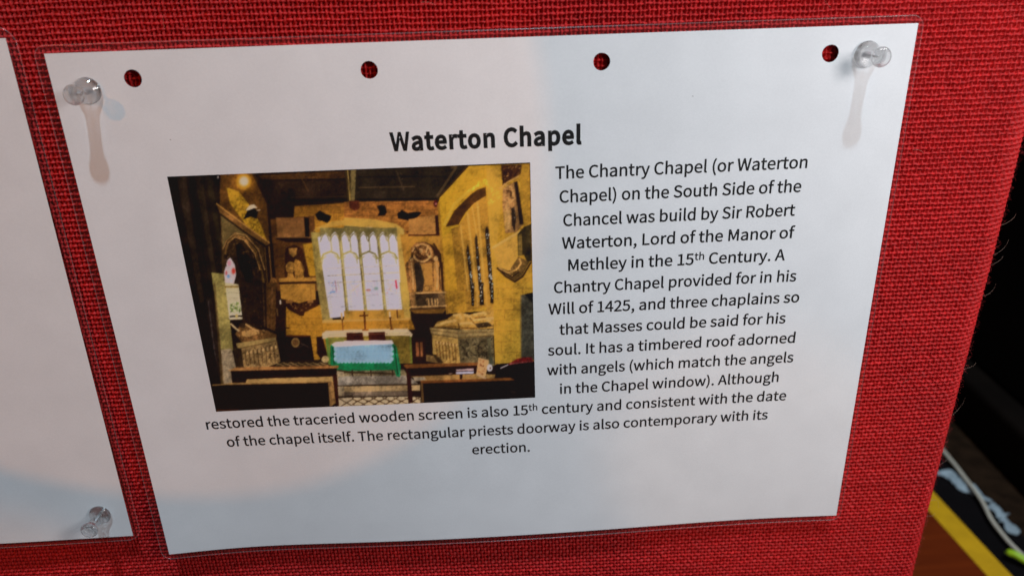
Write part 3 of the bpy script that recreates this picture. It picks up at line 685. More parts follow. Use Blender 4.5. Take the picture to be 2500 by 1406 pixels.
# --- tablets and bust left of the east window
fill('A', [1290, 622, 1592, 622, 1602, 832, 1308, 832], (140, 96, 50), .08, to=(160, 112, 58)); fill('A', [1590, 618, 1645, 622, 1652, 842, 1606, 842], (24, 14, 10)); fill('A', [1276, 830, 1686, 832, 1680, 888, 1400, 884, 1300, 852], (36, 20, 13)); line('A', [1285, 832, 1680, 834], 2, (150, 108, 60))
fill('A', [1380, 1262, 1392, 950, 1480, 912, 1575, 950, 1655, 1262], (54, 31, 17), .25); fill('A', [1580, 905, 1695, 895, 1715, 1245, 1650, 1245], (184, 140, 40), .14)
fill('A', [1425, 950, 1516, 950, 1510, 1020, 1475, 1046, 1436, 1010], (166, 122, 56), .25); disc('A', 1445, 1155, 50, 62, (168, 124, 54), tex=.3); fill('A', [1480, 1110, 1500, 1065, 1550, 1090, 1580, 1140, 1592, 1265, 1500, 1265], (178, 130, 54), .25); disc('A', 1445, 1215, 24, 10, (90, 58, 28)); fill('A', [1420, 1215, 1470, 1215, 1490, 1270, 1410, 1270], (170, 124, 52)); line('A', [1560, 1110, 1590, 1190], 4, (120, 84, 38))
fill('A', [1318, 1272, 1718, 1262, 1728, 1300, 1328, 1312], (176, 130, 54)); line('A', [1328, 1322, 1728, 1316], 5, (46, 26, 14))
fill('C', [1332, 18, 1708, 12, 1718, 182, 1640, 192, 1540, 222, 1440, 192, 1346, 172], (170, 126, 50), .08); line('C', [1660, 20, 1668, 180], 1.5, (134, 96, 40)); fill('C', [1345, 172, 1440, 192, 1540, 222, 1640, 192, 1752, 176, 1740, 252, 1600, 318, 1590, 356, 1545, 356, 1420, 286], (48, 27, 15), .25)
speck('C', [1440, 230, 1680, 230, 1600, 300, 1500, 300], [(160, 116, 60), (110, 76, 40)], 26, 2, 4, .8, 11); fill('C', [1395, 190, 1470, 185, 1470, 218, 1400, 222], (136, 96, 48)); fill('C', [1630, 190, 1690, 185, 1690, 215, 1630, 218], (136, 96, 48))
# --- corbel heads on the back wall
fill('A', [1708, 590, 1760, 545, 1830, 582, 1885, 602, 1872, 650, 1840, 682, 1790, 660, 1740, 650], (18, 12, 9)); fill('B', [350, 495, 400, 485, 440, 492, 462, 560, 440, 600, 358, 602, 378, 560], (24, 15, 11)); fill('B', [568, 580, 622, 538, 682, 572, 800, 556, 830, 572, 780, 622, 700, 658, 580, 632], (22, 14, 10)); fill('B', [50, 440, 160, 440, 170, 520, 120, 548, 60, 520], (92, 44, 28), .3); disc('B', 985, 470, 26, 40, (70, 26, 22), tex=.4); disc('B', 985, 475, 8, 12, (200, 120, 110))
# --- east window
fill('A', [1665, 775, 1760, 780, 1835, 1406, 1735, 1406], (140, 126, 64), .12); fill('C', [1728, 0, 1835, 0, 1900, 410, 1790, 405], (132, 118, 64), .12)
fill('B', [0, 622, 330, 640, 560, 690, 640, 745, 700, 1406, 610, 1406, 560, 790, 330, 735, 0, 708], (190, 156, 68), .12); fill('A', [1690, 770, 1800, 730, 2109, 690, 2109, 640, 1900, 660, 1720, 730], (182, 146, 62), .12); fill('A', [1745, 800, 1850, 755, 2109, 712, 2109, 760, 1900, 790], (104, 96, 58), .15)
WIN = [776, 580, 800, 566, 850, 556, 905, 555, 945, 561, 968, 572, 984, 758, 806, 776]
fill('T', WIN, (220, 223, 232), .02)
fill('B', [0, 706, 330, 734, 560, 782, 545, 800, 320, 752, 0, 726], (92, 86, 50), .15)
for (a, b) in [((829.5, 572), (848, 768)), ((874, 559), (893.5, 766)), ((921, 560), (941, 763))]:
    line('T', [*a, *b], 8, (116, 106, 54)); line('T', [a[0] + 1.5, a[1], b[0] + 1.5, b[1]], 2.5, (186, 176, 110))
for x0, w in [(781, 48), (829.5, 45), (875, 47), (922, 48)]:            # cusped heads of the lights and the tracery above
    c = x0 + w / 2
    for dx in (0,): line('T', [c + 1, 570, c + 5, 612], 3.5, (150, 142, 88), .1, .9)
    for q in (-.25, .25):
        cx = c + q * w
        line('T', [cx - 11, 590, cx - 7, 578, cx, 570], 2.6, (120, 112, 62)); line('T', [cx + 11, 588, cx + 7, 576, cx, 570], 2.6, (120, 112, 62))
        fill('T', [cx - 12, 556, cx + 12, 556, cx + 12, 580, cx + 7, 574, cx, 566, cx - 7, 574, cx - 12, 582], (112, 104, 58), .15)
    line('T', [c - w / 2 + 4, 634, c - w * .32, 621, c + 2, 614, c + w * .36, 620, c + w / 2, 632], 4.5, (150, 142, 76))
    line('T', [c - w / 2 + 5, 646, c - w * .36, 632, c - w * .2, 626], 2.6, (172, 166, 104)); line('T', [c + w / 2 - 2, 643, c + w * .4, 630, c + w * .24, 624], 2.6, (172, 166, 104))
for y, c in [(655, (190, 180, 160)), (672, (190, 170, 100)), (690, (170, 160, 120)), (724, (110, 110, 110)), (749, (150, 150, 150))]: line('T', [800, y + 1, 980, y - 7], 1.8, c, .6, .75)
for y in range(715, 766, 7):
    for x in (805, 846, 855, 890, 899, 935, 945, 976): line('T', [x - 3 + (y - 715) * .06, y, x + 3 + (y - 715) * .06, y], 1.6, (150, 146, 96), .3, .6)
r_ = random.Random(3)
for x0, w in [(800, 38), (846, 36), (891, 37), (938, 36)]:
    for _ in range(16): disc('A', 0, 0, 0.01, 0.01, (0, 0, 0), alpha=0) if False else line('T', [x0 + r_.uniform(3, w - 3), 683 + r_.uniform(0, 40), x0 + r_.uniform(3, w - 3), 684 + r_.uniform(0, 40)], 1.6, r_.choice([(180, 150, 160), (130, 156, 186), (186, 176, 120), (130, 136, 150)]), .2, .38)
speck('T', [800, 681, 818, 680, 820, 714, 803, 716], [(120, 176, 216), (90, 140, 200), (190, 210, 226), (150, 120, 160)], 26, 1.5, 3.5, .75, 12)
speck('T', [938, 686, 972, 684, 974, 716, 942, 718], [(222, 120, 140), (226, 160, 170), (120, 150, 140), (230, 226, 226)], 22, 1.5, 3, .7, 13); line('T', [966, 685, 969, 704], 4, (208, 56, 76)); disc('D', 262, 80, 28, 14, (150, 96, 80), alpha=.8); disc('D', 345, 62, 24, 18, (110, 140, 126), alpha=.8); disc('C', 1900, 100, 26, 8, (90, 150, 200), alpha=.8); line('T', [818, 685, 822, 712], 2.5, (170, 110, 120), .2, .7)
fill('B', [565, 720, 640, 742, 700, 1406, 610, 1406], (188, 160, 76), .12); fill('D', [612, 0, 690, 0, 715, 385, 640, 385], (184, 156, 72), .12); line('D', [600, 0, 640, 350], 4, (150, 132, 66))
fill('C', [1788, 402, 2109, 396, 2109, 425, 1790, 432], (204, 166, 84), .1); fill('D', [0, 392, 715, 372, 718, 400, 0, 420], (196, 156, 76), .1); fill('D', [0, 418, 720, 398, 760, 500, 0, 520], (168, 122, 42), .14); fill('D', [0, 300, 640, 285, 650, 385, 0, 395], (178, 136, 54), .12); line('T', [847.7, 760, 849, 776], 8, (150, 122, 52)); line('T', [893.5, 760, 895, 776], 8, (150, 122, 52)); line('T', [941, 757, 943, 770], 8, (150, 122, 52))
stones('D', [0, 425, 720, 400, 760, 500, 0, 510], 20, 60, (120, 84, 30), .6, 8)
# --- right of the east window: tablet and monument
fill('B', [600, 800, 1030, 820, 1075, 1406, 690, 1406], (158, 116, 44), .14)
fill('B', [690, 642, 975, 590, 985, 806, 700, 810], (156, 112, 54), .1); fill('B', [975, 600, 1030, 590, 1032, 812, 985, 802], (46, 24, 14)); line('B', [690, 812, 1030, 808], 4, (66, 34, 18)); disc('B', 680, 775, 12, 14, (80, 46, 24))
fill('B', [655, 1120, 720, 1040, 715, 950, 770, 890, 860, 878, 960, 930, 1035, 1060, 1068, 1406, 690, 1406], (108, 74, 38), .3)
speck('B', [720, 960, 780, 890, 870, 885, 960, 940, 1010, 1060, 900, 1110, 760, 1070], [(182, 136, 76), (56, 34, 20), (140, 98, 52), (84, 52, 28)], 90, 2, 5, .8, 14); line('B', [750, 1070, 830, 1105, 940, 1070], 4, (60, 36, 20)); line('B', [960, 900, 1040, 1030, 1062, 1200], 5, (54, 34, 20))
fill('B', [800, 1115, 940, 1110, 955, 1350, 800, 1350], (158, 116, 52), .12); fill('B', [745, 1115, 790, 1100, 822, 1130, 855, 1280, 835, 1406, 770, 1406], (56, 44, 32), .25); fill('B', [700, 1060, 740, 1100, 745, 1250, 700, 1180], (120, 84, 44), .25); fill('B', [960, 1110, 1000, 1060, 1025, 1130, 1035, 1406, 970, 1406], (172, 126, 58), .25); speck('B', [950, 1080, 1040, 1080, 1045, 1400, 960, 1400], [(196, 152, 84), (80, 52, 28)], 30, 2, 5, .6, 15); disc('B', 885, 1375, 34, 34, (140, 102, 46), tex=.3)
fill('D', [690, 0, 1095, 0, 1100, 110, 700, 112], (146, 106, 50), .2); disc('D', 888, 60, 36, 38, (120, 86, 40)); disc('D', 888, 60, 22, 24, (164, 122, 58)); fill('D', [770, 0, 845, 0, 840, 100, 775, 100], (62, 46, 32), .3); fill('D', [1040, 0, 1085, 0, 1098, 110, 1060, 110], (40, 26, 18))
fill('D', [700, 105, 1100, 100, 1105, 285, 710, 295], (108, 84, 50), .25); fill('D', [765, 130, 1010, 118, 1020, 245, 780, 260], (66, 52, 36), .25); speck('D', [880, 165, 1000, 165, 1010, 250, 885, 252], [(156, 120, 66), (92, 66, 36)], 22, 2, 5, .8, 16); fill('D', [700, 110, 760, 108, 762, 250, 712, 262], (142, 106, 58), .25); line('D', [705, 290, 1100, 270], 4, (66, 44, 26)); line('D', [770, 128, 1010, 118], 3, (48, 32, 20)); fill('D', [710, 296, 1095, 280, 1060, 330, 760, 330], (124, 88, 36), .15); line('D', [1095, 110, 1105, 280], 5, (50, 32, 20))
# --- the bright south wall
fill('B', [1030, 400, 1325, 68, 1992, 42, 2030, 1406, 1075, 1406, 1010, 470], (184, 146, 38), .12, to=(170, 130, 44), vert=False)
fill('D', [1080, 0, 2030, 0, 2055, 850, 1620, 880, 1600, 300, 1110, 330], (176, 138, 46), .12); line('B', [1012, 470, 1045, 900, 1085, 1406], 6, (146, 108, 36)); line('D', [1085, 0, 1108, 330], 6, (150, 112, 40)); fill('D', [1110, 0, 1290, 0, 1300, 320, 1118, 330], (166, 126, 42), .12); fill('B', [1060, 830, 1200, 730, 1240, 720, 1290, 1406, 1090, 1406], (184, 142, 42), .12); fill('B', [1150, 740, 1235, 715, 1290, 1406, 1215, 1406], (150, 112, 38), .12)
stones('B', [1060, 480, 1300, 200, 1330, 100, 1520, 90, 1530, 290, 1100, 650], 22, 46, (122, 88, 26), .75, 9, -.2); line('B', [1150, 85, 1205, 78, 1000, 392], 6, (78, 62, 40)); line('B', [1325, 70, 1030, 392], 5, (56, 38, 22))
line('B', [1075, 700, 1180, 480, 1340, 340, 1440, 275], 7, (206, 170, 56)); fill('B', [1088, 722, 1180, 550, 1350, 380, 1430, 322, 1520, 292, 1528, 385, 1400, 465, 1300, 572, 1230, 695], (66, 41, 18), .2)
fill('B', [1232, 700, 1400, 465, 1528, 385, 1560, 720, 1605, 1406, 1292, 1406], (150, 112, 40), .16); fill('D', [1290, 0, 1605, 0, 1605, 240, 1530, 260, 1310, 310], (150, 112, 40), .16)
for a, b, w in [((1325, 570), (1420, 1406), 5), ((1430, 460), (1510, 1406), 5), ((1250, 700), (1330, 1406), 4), ((1375, 510), (1455, 1000), 3)]: line('B', [*a, *b], w, (192, 152, 64))
for x0, y0, x1 in [(1310, 905, 1350), (1400, 795, 1440), (1512, 710, 1560)]:
    fill('B', [x0, y0 + 60, x0 + 18, y0, x1 - 8, y0 + 40, x1 + 42, 1406, x0 + 48, 1406], (40, 30, 20), .3); s0 = x0 + 14
    speck('B', [s0, y0 + 90, x1 - 6, y0 + 80, x1 + 36, 1400, x0 + 56, 1400], [(176, 198, 184), (206, 212, 200), (20, 14, 10), (150, 176, 180), (30, 22, 16)], 60, 1.2, 3.6, .85, x0)
for x0, x1, yb in [(1358, 1394, 250), (1448, 1498, 242), (1562, 1602, 222)]:
    fill('D', [x0, 0, x1, 0, x1 + 2, yb, x0 + 8, yb], (34, 26, 18), .3); speck('D', [x0 + 6, 0, x1 - 4, 0, x1 - 2, yb - 8, x0 + 12, yb - 8], [(176, 198, 184), (206, 206, 190), (20, 14, 10)], 26, 1.2, 3.4, .85, x0)
line('D', [1425, 0, 1432, 250], 5, (180, 140, 60)); line('D', [1520, 0, 1530, 245], 6, (176, 136, 56))
fill('B', [1525, 92, 1665, 82, 1700, 320, 1640, 900, 1625, 1406, 1605, 1406, 1555, 720], (190, 150, 54), .1); stones('D', [1610, 0, 2030, 0, 2030, 110, 1900, 140, 1890, 800, 1625, 870], 26, 60, (118, 82, 30), .8, 10)
# --- monument at the right edge
fill('B', [1685, 60, 1905, 55, 1895, 150, 1700, 300], (62, 36, 20), .3); speck('B', [1690, 70, 1890, 65, 1880, 150, 1705, 270], [(206, 158, 88), (40, 20, 12), (150, 100, 54)], 50, 1.5, 4.5, .8, 17); line('B', [1672, 312, 1760, 240, 1875, 175], 4, (196, 152, 76))
fill('B', [1700, 310, 1830, 235, 1925, 690, 1850, 780, 1730, 790, 1700, 500], (140, 104, 58), .25); speck('B', [1705, 300, 1800, 270, 1820, 460, 1740, 480], [(186, 144, 82), (70, 44, 26)], 30, 2, 5, .7, 18); fill('B', [1822, 240, 1862, 232, 1928, 688, 1884, 700], (36, 25, 17)); fill('B', [1790, 520, 1830, 510, 1845, 640, 1830, 780, 1800, 700], (42, 32, 26)); speck('B', [1800, 520, 1840, 520, 1840, 640, 1810, 640], [(170, 160, 140)], 8, 1, 3, .7, 19); fill('B', [1715, 540, 1780, 540, 1790, 740, 1730, 760], (176, 140, 74), .2)
fill('B', [1598, 955, 1855, 800, 1862, 1050, 1770, 1190, 1650, 1150], (190, 150, 62), .08)
for k in range(6): line('B', [1645, 985 + k * 28, 1840, 890 + k * 28], 1.0, (150, 116, 54), .3, .6)
line('B', [1590, 948, 1750, 850, 1900, 765], 6, (212, 176, 88)); fill('B', [1860, 800, 1930, 720, 2005, 690, 2012, 1090, 1960, 1090, 1930, 1020, 1866, 1035], (50, 42, 24), .3); fill('B', [1870, 810, 1905, 790, 1915, 1020, 1870, 1035], (120, 98, 46), .2)
fill('B', [1650, 1150, 1770, 1190, 1870, 1040, 1990, 1095, 1900, 1262, 1820, 1312, 1720, 1252], (92, 70, 34), .25); line('B', [1640, 1160, 1730, 1250, 1830, 1310, 1915, 1255, 2005, 1100], 4, (50, 32, 18)); speck('B', [1750, 1180, 1880, 1140, 1880, 1220, 1800, 1270], [(200, 158, 84), (60, 40, 22)], 24, 1.5, 4, .8, 20)
# --- doorway at the lower right
fill('D', [1895, 135, 2032, 105, 2055, 830, 1900, 820], (70, 68, 54), .3); fill('D', [1935, 122, 2032, 104, 2034, 225], (15, 10, 8)); line('D', [1895, 135, 1900, 820], 3, (120, 100, 52))
# --- right tomb and the effigies on it
fill('D', [945, 555, 1225, 595, 1245, 868, 1040, 865, 952, 760], (192, 158, 80), .14); fill('D', [1222, 598, 1600, 575, 1612, 890, 1245, 870], (96, 86, 56), .25); fill('D', [918, 482, 1210, 505, 1602, 498, 1608, 562, 1222, 600, 940, 556], (182, 156, 92), .14); fill('D', [1210, 505, 1602, 498, 1606, 572, 1222, 600], (142, 124, 76), .18); line('D', [930, 510, 1215, 540, 1605, 525], 2, (116, 92, 50)); line('D', [945, 552, 1222, 590, 1605, 565], 2.4, (104, 84, 46))
speck('D', [960, 590, 1215, 625, 1230, 850, 1050, 850, 965, 740], [(128, 96, 44), (216, 182, 106), (90, 62, 28), (176, 140, 68)], 80, 2, 5, .7, 21); speck('D', [1240, 620, 1590, 600, 1595, 800, 1260, 840], [(34, 30, 22), (132, 120, 84), (22, 18, 14), (70, 66, 44)], 90, 3, 8, .7, 22); fill('D', [1530, 600, 1575, 595, 1590, 860, 1560, 870], (96, 92, 62), .2)
fill('D', [960, 478, 1000, 420, 1100, 395, 1170, 345, 1250, 320, 1340, 345, 1500, 308, 1605, 290, 1602, 490, 1300, 505, 1215, 490], (176, 138, 62), .2)
for q in [(985, 460, 1090, 425, 1200, 405), (1175, 350, 1240, 345, 1260, 385), (1290, 345, 1350, 360, 1390, 430), (1390, 345, 1500, 320, 1520, 340), (1390, 400, 1530, 385, 1600, 380), (1240, 440, 1330, 430, 1400, 440), (1520, 430, 1570, 400)]: line('D', list(q), 6, (224, 188, 104), .15)
for q in [(1230, 440, 1235, 490), (1260, 485, 1420, 490), (1350, 380, 1400, 440), (1400, 380, 1520, 368), (1000, 480, 1200, 470)]: line('D', list(q), 4, (112, 80, 34), .2)
fill('D', [1395, 440, 1540, 420, 1602, 465, 1440, 490], (64, 49, 30), .3); fill('D', [1530, 250, 1602, 240, 1602, 300, 1520, 310], (168, 128, 50), .15)
# --- altar
fill('C', [1240, 890, 1345, 845, 1850, 820, 1870, 900], (38, 30, 22)); 
for k in range(7): line('C', [1290 + 80 * k, 860, 1370 + 80 * k, 890], 3, (150, 124, 74), .2, .8); line('C', [1370 + 80 * k, 855, 1290 + 80 * k, 892], 2, (130, 106, 62), .2, .7)
fill('C', [1825, 590, 2109, 580, 2109, 900, 1860, 880], (116, 116, 50), .12); fill('D', [0, 560, 725, 565, 738, 865, 0, 865], (112, 96, 38), .2); line('D', [715, 580, 728, 860], 6, (110, 120, 46)); line('C', [1835, 600, 1868, 870], 7, (96, 130, 54))
fill('C', [1790, 600, 1785, 545, 1830, 515, 2109, 508, 2109, 578, 1850, 585, 1820, 600], (220, 206, 162), .08); fill('D', [0, 505, 680, 493, 735, 555, 722, 582, 690, 566, 440, 568, 0, 572], (222, 206, 160), .08); line('C', [1860, 560, 2050, 545], 2, (170, 156, 108), .4); line('D', [450, 548, 690, 540], 2.4, (180, 164, 112), .4); disc('C', 1820, 820, 40, 36, (190, 170, 110), tex=.2)
fill('D', [22, 535, 200, 532, 212, 632, 30, 632], (54, 25, 17), .2); fill('D', [260, 530, 440, 525, 447, 625, 264, 628], (54, 25, 17), .2); line('D', [25, 560, 205, 556], 2, (92, 50, 34)); line('D', [262, 552, 442, 548], 2, (92, 50, 34)); fill('C', [2045, 540, 2109, 540, 2109, 630, 2050, 632], (54, 25, 17))
fill('D', [720, 590, 872, 584, 878, 862, 735, 865], (34, 20, 13), .2); fill('D', [768, 640, 800, 640, 806, 790, 775, 790], (140, 88, 52)); fill('D', [815, 640, 840, 640, 846, 790, 822, 790], (150, 96, 56)); fill('D', [880, 770, 1040, 800, 1060, 870, 880, 840], (120, 96, 54), .2); fill('D', [950, 770, 990, 770, 1070, 860, 1010, 860], (56, 44, 28))
# cross and candles
line('D', [216, 312, 228, 505], 5, (84, 46, 20)); line('D', [165, 356, 258, 350], 4, (84, 46, 20)); fill('D', [195, 500, 262, 498, 268, 515, 190, 516], (96, 56, 24)); line('D', [488, 312, 494, 372], 4, (224, 206, 160)); line('D', [494, 376, 510, 500], 4, (92, 52, 24)); fill('D', [484, 370, 508, 370, 506, 382, 486, 382], (66, 34, 16)); fill('D', [490, 495, 530, 494, 532, 505, 488, 506], (96, 56, 24)); line('D', [568, 292, 574, 382], 3.5, (90, 56, 26)); line('C', [1993, 325, 1999, 385], 4, (222, 190, 126)); line('C', [2000, 388, 2010, 510], 3.5, (96, 58, 26))
# --- steps and tiled floor
fill('C', [1850, 900, 2109, 900, 2109, 1335, 1960, 1335], (150, 138, 104), .15); fill('D', [0, 940, 640, 930, 690, 1000, 0, 1005], (110, 100, 70), .3); fill('D', [0, 1000, 690, 995, 810, 1095, 0, 1105], (126, 120, 102), .2); line('D', [0, 1106, 810, 1092], 5, (46, 36, 26)); fill('D', [0, 1112, 815, 1098, 815, 1155, 0, 1172], (180, 156, 106), .14); fill('D', [0, 1172, 690, 1160, 690, 1215, 0, 1228], (110, 98, 78), .2); line('D', [0, 1230, 690, 1216], 4, (36, 26, 18)); fill('D', [0, 1234, 700, 1220, 820, 1230, 820, 1300, 0, 1320], (208, 194, 150), .08)
for k in range(-1, 9): line('D', [k * 118 - 60, 1320, k * 118 + 110, 1226], 2.6, (76, 60, 40)); line('D', [k * 118 - 60, 1232, k * 118 + 110, 1308], 2.6, (86, 68, 44)); disc('D', k * 118 + 22, 1270, 22, 9, (60, 40, 22))
line('C', [1950, 1105, 2109, 1095], 4, (60, 50, 36)); line('C', [1955, 1225, 2109, 1215], 4, (46, 36, 26)); fill('C', [1960, 1010, 2109, 1005, 2109, 1095, 1960, 1100], (126, 122, 106), .2); fill('C', [1965, 1240, 2109, 1232, 2109, 1330, 1965, 1335], (200, 186, 146), .1); line('C', [1980, 1330, 2109, 1250], 2.5, (80, 64, 42)); line('C', [1975, 1245, 2109, 1320], 2.5, (80, 64, 42))
# --- front table: green cloth, white top, blue-white lace
fill('C', [1875, 670, 1925, 650, 2109, 700, 2109, 940, 1955, 945, 1875, 880], (18, 112, 64), .16); fill('D', [0, 660, 525, 650, 562, 682, 607, 900, 600, 1012, 560, 1002, 540, 935, 0, 945], (18, 122, 70), .14); line('D', [540, 680, 580, 980], 4, (8, 66, 38)); line('D', [560, 760, 596, 1000], 3, (40, 140, 92)); line('C', [1900, 690, 1915, 870], 3, (8, 62, 36))
fill('C', [1915, 672, 2109, 672, 2109, 846, 2010, 850, 1965, 862, 1935, 800], (136, 178, 196), .06); fill('D', [0, 670, 518, 655, 505, 838, 0, 838], (136, 178, 196), .06)
for k in range(6):
    yk = 690 + k * 30
    for x in np.linspace(850, 954, 14): 
        y_ = 690 + yk / 4.394 - 4
        disc('T', 0, 0, .01, .01, (0, 0, 0), alpha=0) if False else None
for y in np.linspace(848, 882, 4): line('T', [818, y, 956, y - 3], 2.0, (112, 154, 176), .3, .6)
for x in np.linspace(822, 952, 15): line('T', [x, 845, x + 1.5, 884], 1.8, (116, 158, 178), .3, .6)
for x in np.linspace(826, 952, 15): disc('D', (x - 840) * 4.394, (881 - 690) * 4.394 + 4, 20, 20, (146, 186, 202))
for x in (819, 957): 
    for y in (852, 864, 876): disc('D', (x - 840) * 4.394, (y - 690) * 4.394, 17, 22, (158, 194, 208))
fill('C', [1885, 662, 1935, 634, 2109, 628, 2109, 680, 1915, 688], (236, 232, 226), .04); fill('D', [0, 624, 512, 618, 532, 655, 0, 680], (236, 232, 228), .04)
for x in (860, 905, 958): line('T', [x, 903, x + 1, 918], 3, (40, 30, 20))
line('C', [1955, 940, 2109, 960], 4, (60, 46, 30)); line('D', [0, 960, 540, 975], 4, (56, 44, 28))
# --- benches at the left
fill('C', [975, 1030, 1890, 1005, 1905, 1062, 735, 1090], (176, 146, 84), .12); fill('C', [805, 945, 1945, 915, 1945, 1002, 980, 1035, 965, 1072, 822, 1075], (24, 12, 9), .2); fill('C', [768, 945, 860, 908, 1962, 888, 1960, 916, 960, 942], (146, 96, 48), .12, to=(170, 130, 74)); fill('C', [1898, 995, 1948, 985, 1968, 1325, 1925, 1285], (42, 21, 11), .2); fill('C', [1850, 1060, 1905, 1060, 1930, 1290, 1870, 1330], (150, 116, 66), .2); fill('C', [600, 1102, 740, 1088, 1842, 1068, 1866, 1335, 640, 1388], (17, 10, 8), .25); line('C', [610, 1098, 760, 1088, 1842, 1064], 3, (150, 118, 66)); fill('C', [650, 1358, 900, 1355, 860, 1380, 655, 1388], (66, 40, 22), .2); fill('C', [1050, 1352, 1840, 1330, 1860, 1345, 1050, 1368], (40, 22, 14)); fill('C', [400, 240, 600, 1090, 700, 1090, 640, 800, 560, 380, 530, 200], (20, 15, 11), .3)
# --- benches at the right
fill('D', [715, 1005, 1420, 975, 1622, 985, 1610, 1030, 830, 1055], (152, 118, 64), .14); fill('D', [665, 915, 1432, 888, 1442, 975, 715, 1002], (29, 15, 11), .2); fill('D', [636, 885, 660, 875, 1440, 855, 1455, 885, 668, 918], (118, 74, 36), .12); fill('D', [664, 915, 716, 1000, 742, 1288, 690, 1292], (42, 19, 11), .2); fill('D', [1240, 985, 1270, 985, 1268, 1035, 1242, 1036], (30, 16, 11)); fill('D', [740, 1010, 860, 1010, 880, 1040, 760, 1056], (150, 140, 112))
fill('D', [1200, 930, 1388, 920, 1390, 940, 1205, 947], (186, 164, 160)); fill('D', [1200, 956, 1388, 950, 1390, 974, 1205, 979], (172, 174, 188)); line('D', [1125, 975, 1160, 974], 2, (150, 130, 110))
fill('D', [1445, 803, 1552, 830, 1512, 1022, 1418, 985], (208, 168, 108), .1); speck('D', [1460, 820, 1530, 840, 1500, 990, 1440, 970], [(96, 44, 24), (150, 90, 50)], 22, 2, 4.5, .85, 23); disc('D', 1562, 912, 30, 38, (222, 214, 206)); disc('D', 1568, 915, 10, 14, (96, 70, 50)); fill('D', [1555, 800, 1590, 800, 1605, 870, 1560, 880], (70, 74, 56)); line('D', [1430, 990, 1530, 1030], 3, (190, 160, 120))
fill('D', [1630, 872, 2045, 840, 2058, 1110, 1640, 1045], (18, 10, 8)); fill('D', [1855, 815, 1930, 800, 2010, 800, 2035, 850, 1900, 862, 1740, 885], (128, 30, 30), .3)
for k in range(9): line('D', [1745 + 34 * k, 882 - 4 * k, 1800 + 30 * k, 862 - 4 * k], 1.6, (170, 110, 100), .3, .7)
line('D', [1680, 915, 1760, 880], 2.5, (190, 176, 170)); fill('D', [1840, 1030, 2052, 1020, 2060, 1240, 1840, 1100], (14, 8, 7))
fill('D', [828, 1075, 1832, 1045, 2050, 1090, 2062, 1232, 852, 1290], (19, 11, 9), .25); fill('D', [815, 1052, 1780, 1018, 1835, 1045, 830, 1078], (120, 72, 34), .12); fill('D', [822, 1078, 846, 1075, 858, 1290, 835, 1290], (96, 72, 40)); line('D', [1790, 1170, 1840, 1172], 1.6, (90, 76, 66))

# the picture's own tonal range: darker corners, a brighter middle, deep blacks
def tone(x, y, rx, ry, f):
    d = ((xx + PX0 - x) / rx) ** 2 + ((yy + PY0 - y) / ry) ** 2
    canvas[:] *= (1 + (f - 1) * np.exp(-d))[..., None]
for a in [(690, 560, 70, 110, .80), (1040, 520, 60, 26, .80), (760, 510, 90, 20, .82), (640, 700, 60, 120, .8), (700, 820, 50, 60, .82), (1060, 830, 50, 60, .86), (1290, 560, 50, 160, .9), (1280, 880, 70, 120, .8), (1110, 640, 26, 90, .9), (430, 700, 70, 400, .75), (1180, 480, 70, 60, 1.18), (1210, 640, 50, 200, 1.10), (1000, 640, 20, 110, 1.14), (1140, 560, 30, 60, 1.12), (1180, 780, 70, 30, 1.12), (900, 800, 90, 14, 1.12), (900, 540, 110, 16, 1.15), (600, 860, 90, 60, .92)]: tone(*a)
N12 = fnoise(13, 8); canvas[:] = canvas * (1 + (.03 * N12 + .045 * NL)[..., None] * (canvas.mean(2, keepdims=True) < 195))
lum = canvas.mean(2, keepdims=True) / 255
canvas[:] = np.where(lum < .78, canvas * (0.78 + 0.36 * np.clip(lum, 0, .78)), canvas)
speck('T', [985, 590, 1080, 590, 1090, 760, 1000, 765], [(190, 150, 84), (40, 26, 16), (120, 86, 44)], 120, 1, 3, .45, 31)
speck('T', [690, 600, 760, 600, 770, 680, 690, 690], [(190, 150, 84), (40, 26, 16)], 40, 1, 2.5, .4, 32)
speck('T', [1060, 780, 1205, 760, 1205, 890, 1080, 880], [(214, 178, 104), (50, 38, 22), (130, 100, 52)], 150, 1, 3, .4, 33)
speck('T', [520, 600, 650, 560, 660, 800, 560, 800], [(110, 84, 46), (14, 10, 8)], 160, 1, 3.5, .4, 34)
# the carved wall monument right of the window, stroke by stroke
HL, MD, DK = (206, 164, 96), (146, 104, 54), (46, 28, 16)
fill('B', [862, 880, 950, 915, 1020, 1010, 1058, 1160, 1068, 1400, 1044, 1400, 1036, 1180, 990, 1040, 930, 950], DK, .2)
t_ = np.linspace(-2.9, .35, 12)
line('B', [c for t in t_ for c in (835 + 112 * math.cos(t), 1010 + 108 * math.sin(t))], 5, MD, .3); line('B', [c for t in t_ for c in (833 + 100 * math.cos(t), 1006 + 98 * math.sin(t))], 2.6, HL, .3)
t_ = np.linspace(.3, 2.8, 9); line('B', [c for t in t_ for c in (835 + 92 * math.cos(t), 1010 + 84 * math.sin(t))], 4, HL, .3); line('B', [c for t in t_ for c in (835 + 70 * math.cos(t), 1000 + 62 * math.sin(t))], 3, DK, .3)
disc('B', 835, 985, 42, 44, MD, tex=.5); disc('B', 825, 975, 20, 22, HL, tex=.4); line('B', [760, 930, 800, 1000, 850, 1040], 3, DK); line('B', [900, 920, 880, 990, 920, 1060], 3, HL, .3)
fill('B', [862, 1112, 944, 1108, 952, 1340, 866, 1345], (164, 120, 54), .08); fill('B', [752, 1108, 800, 1100, 826, 1135, 840, 1200, 862, 1290, 846, 1406, 776, 1406, 764, 1250], (44, 36, 28), .2)
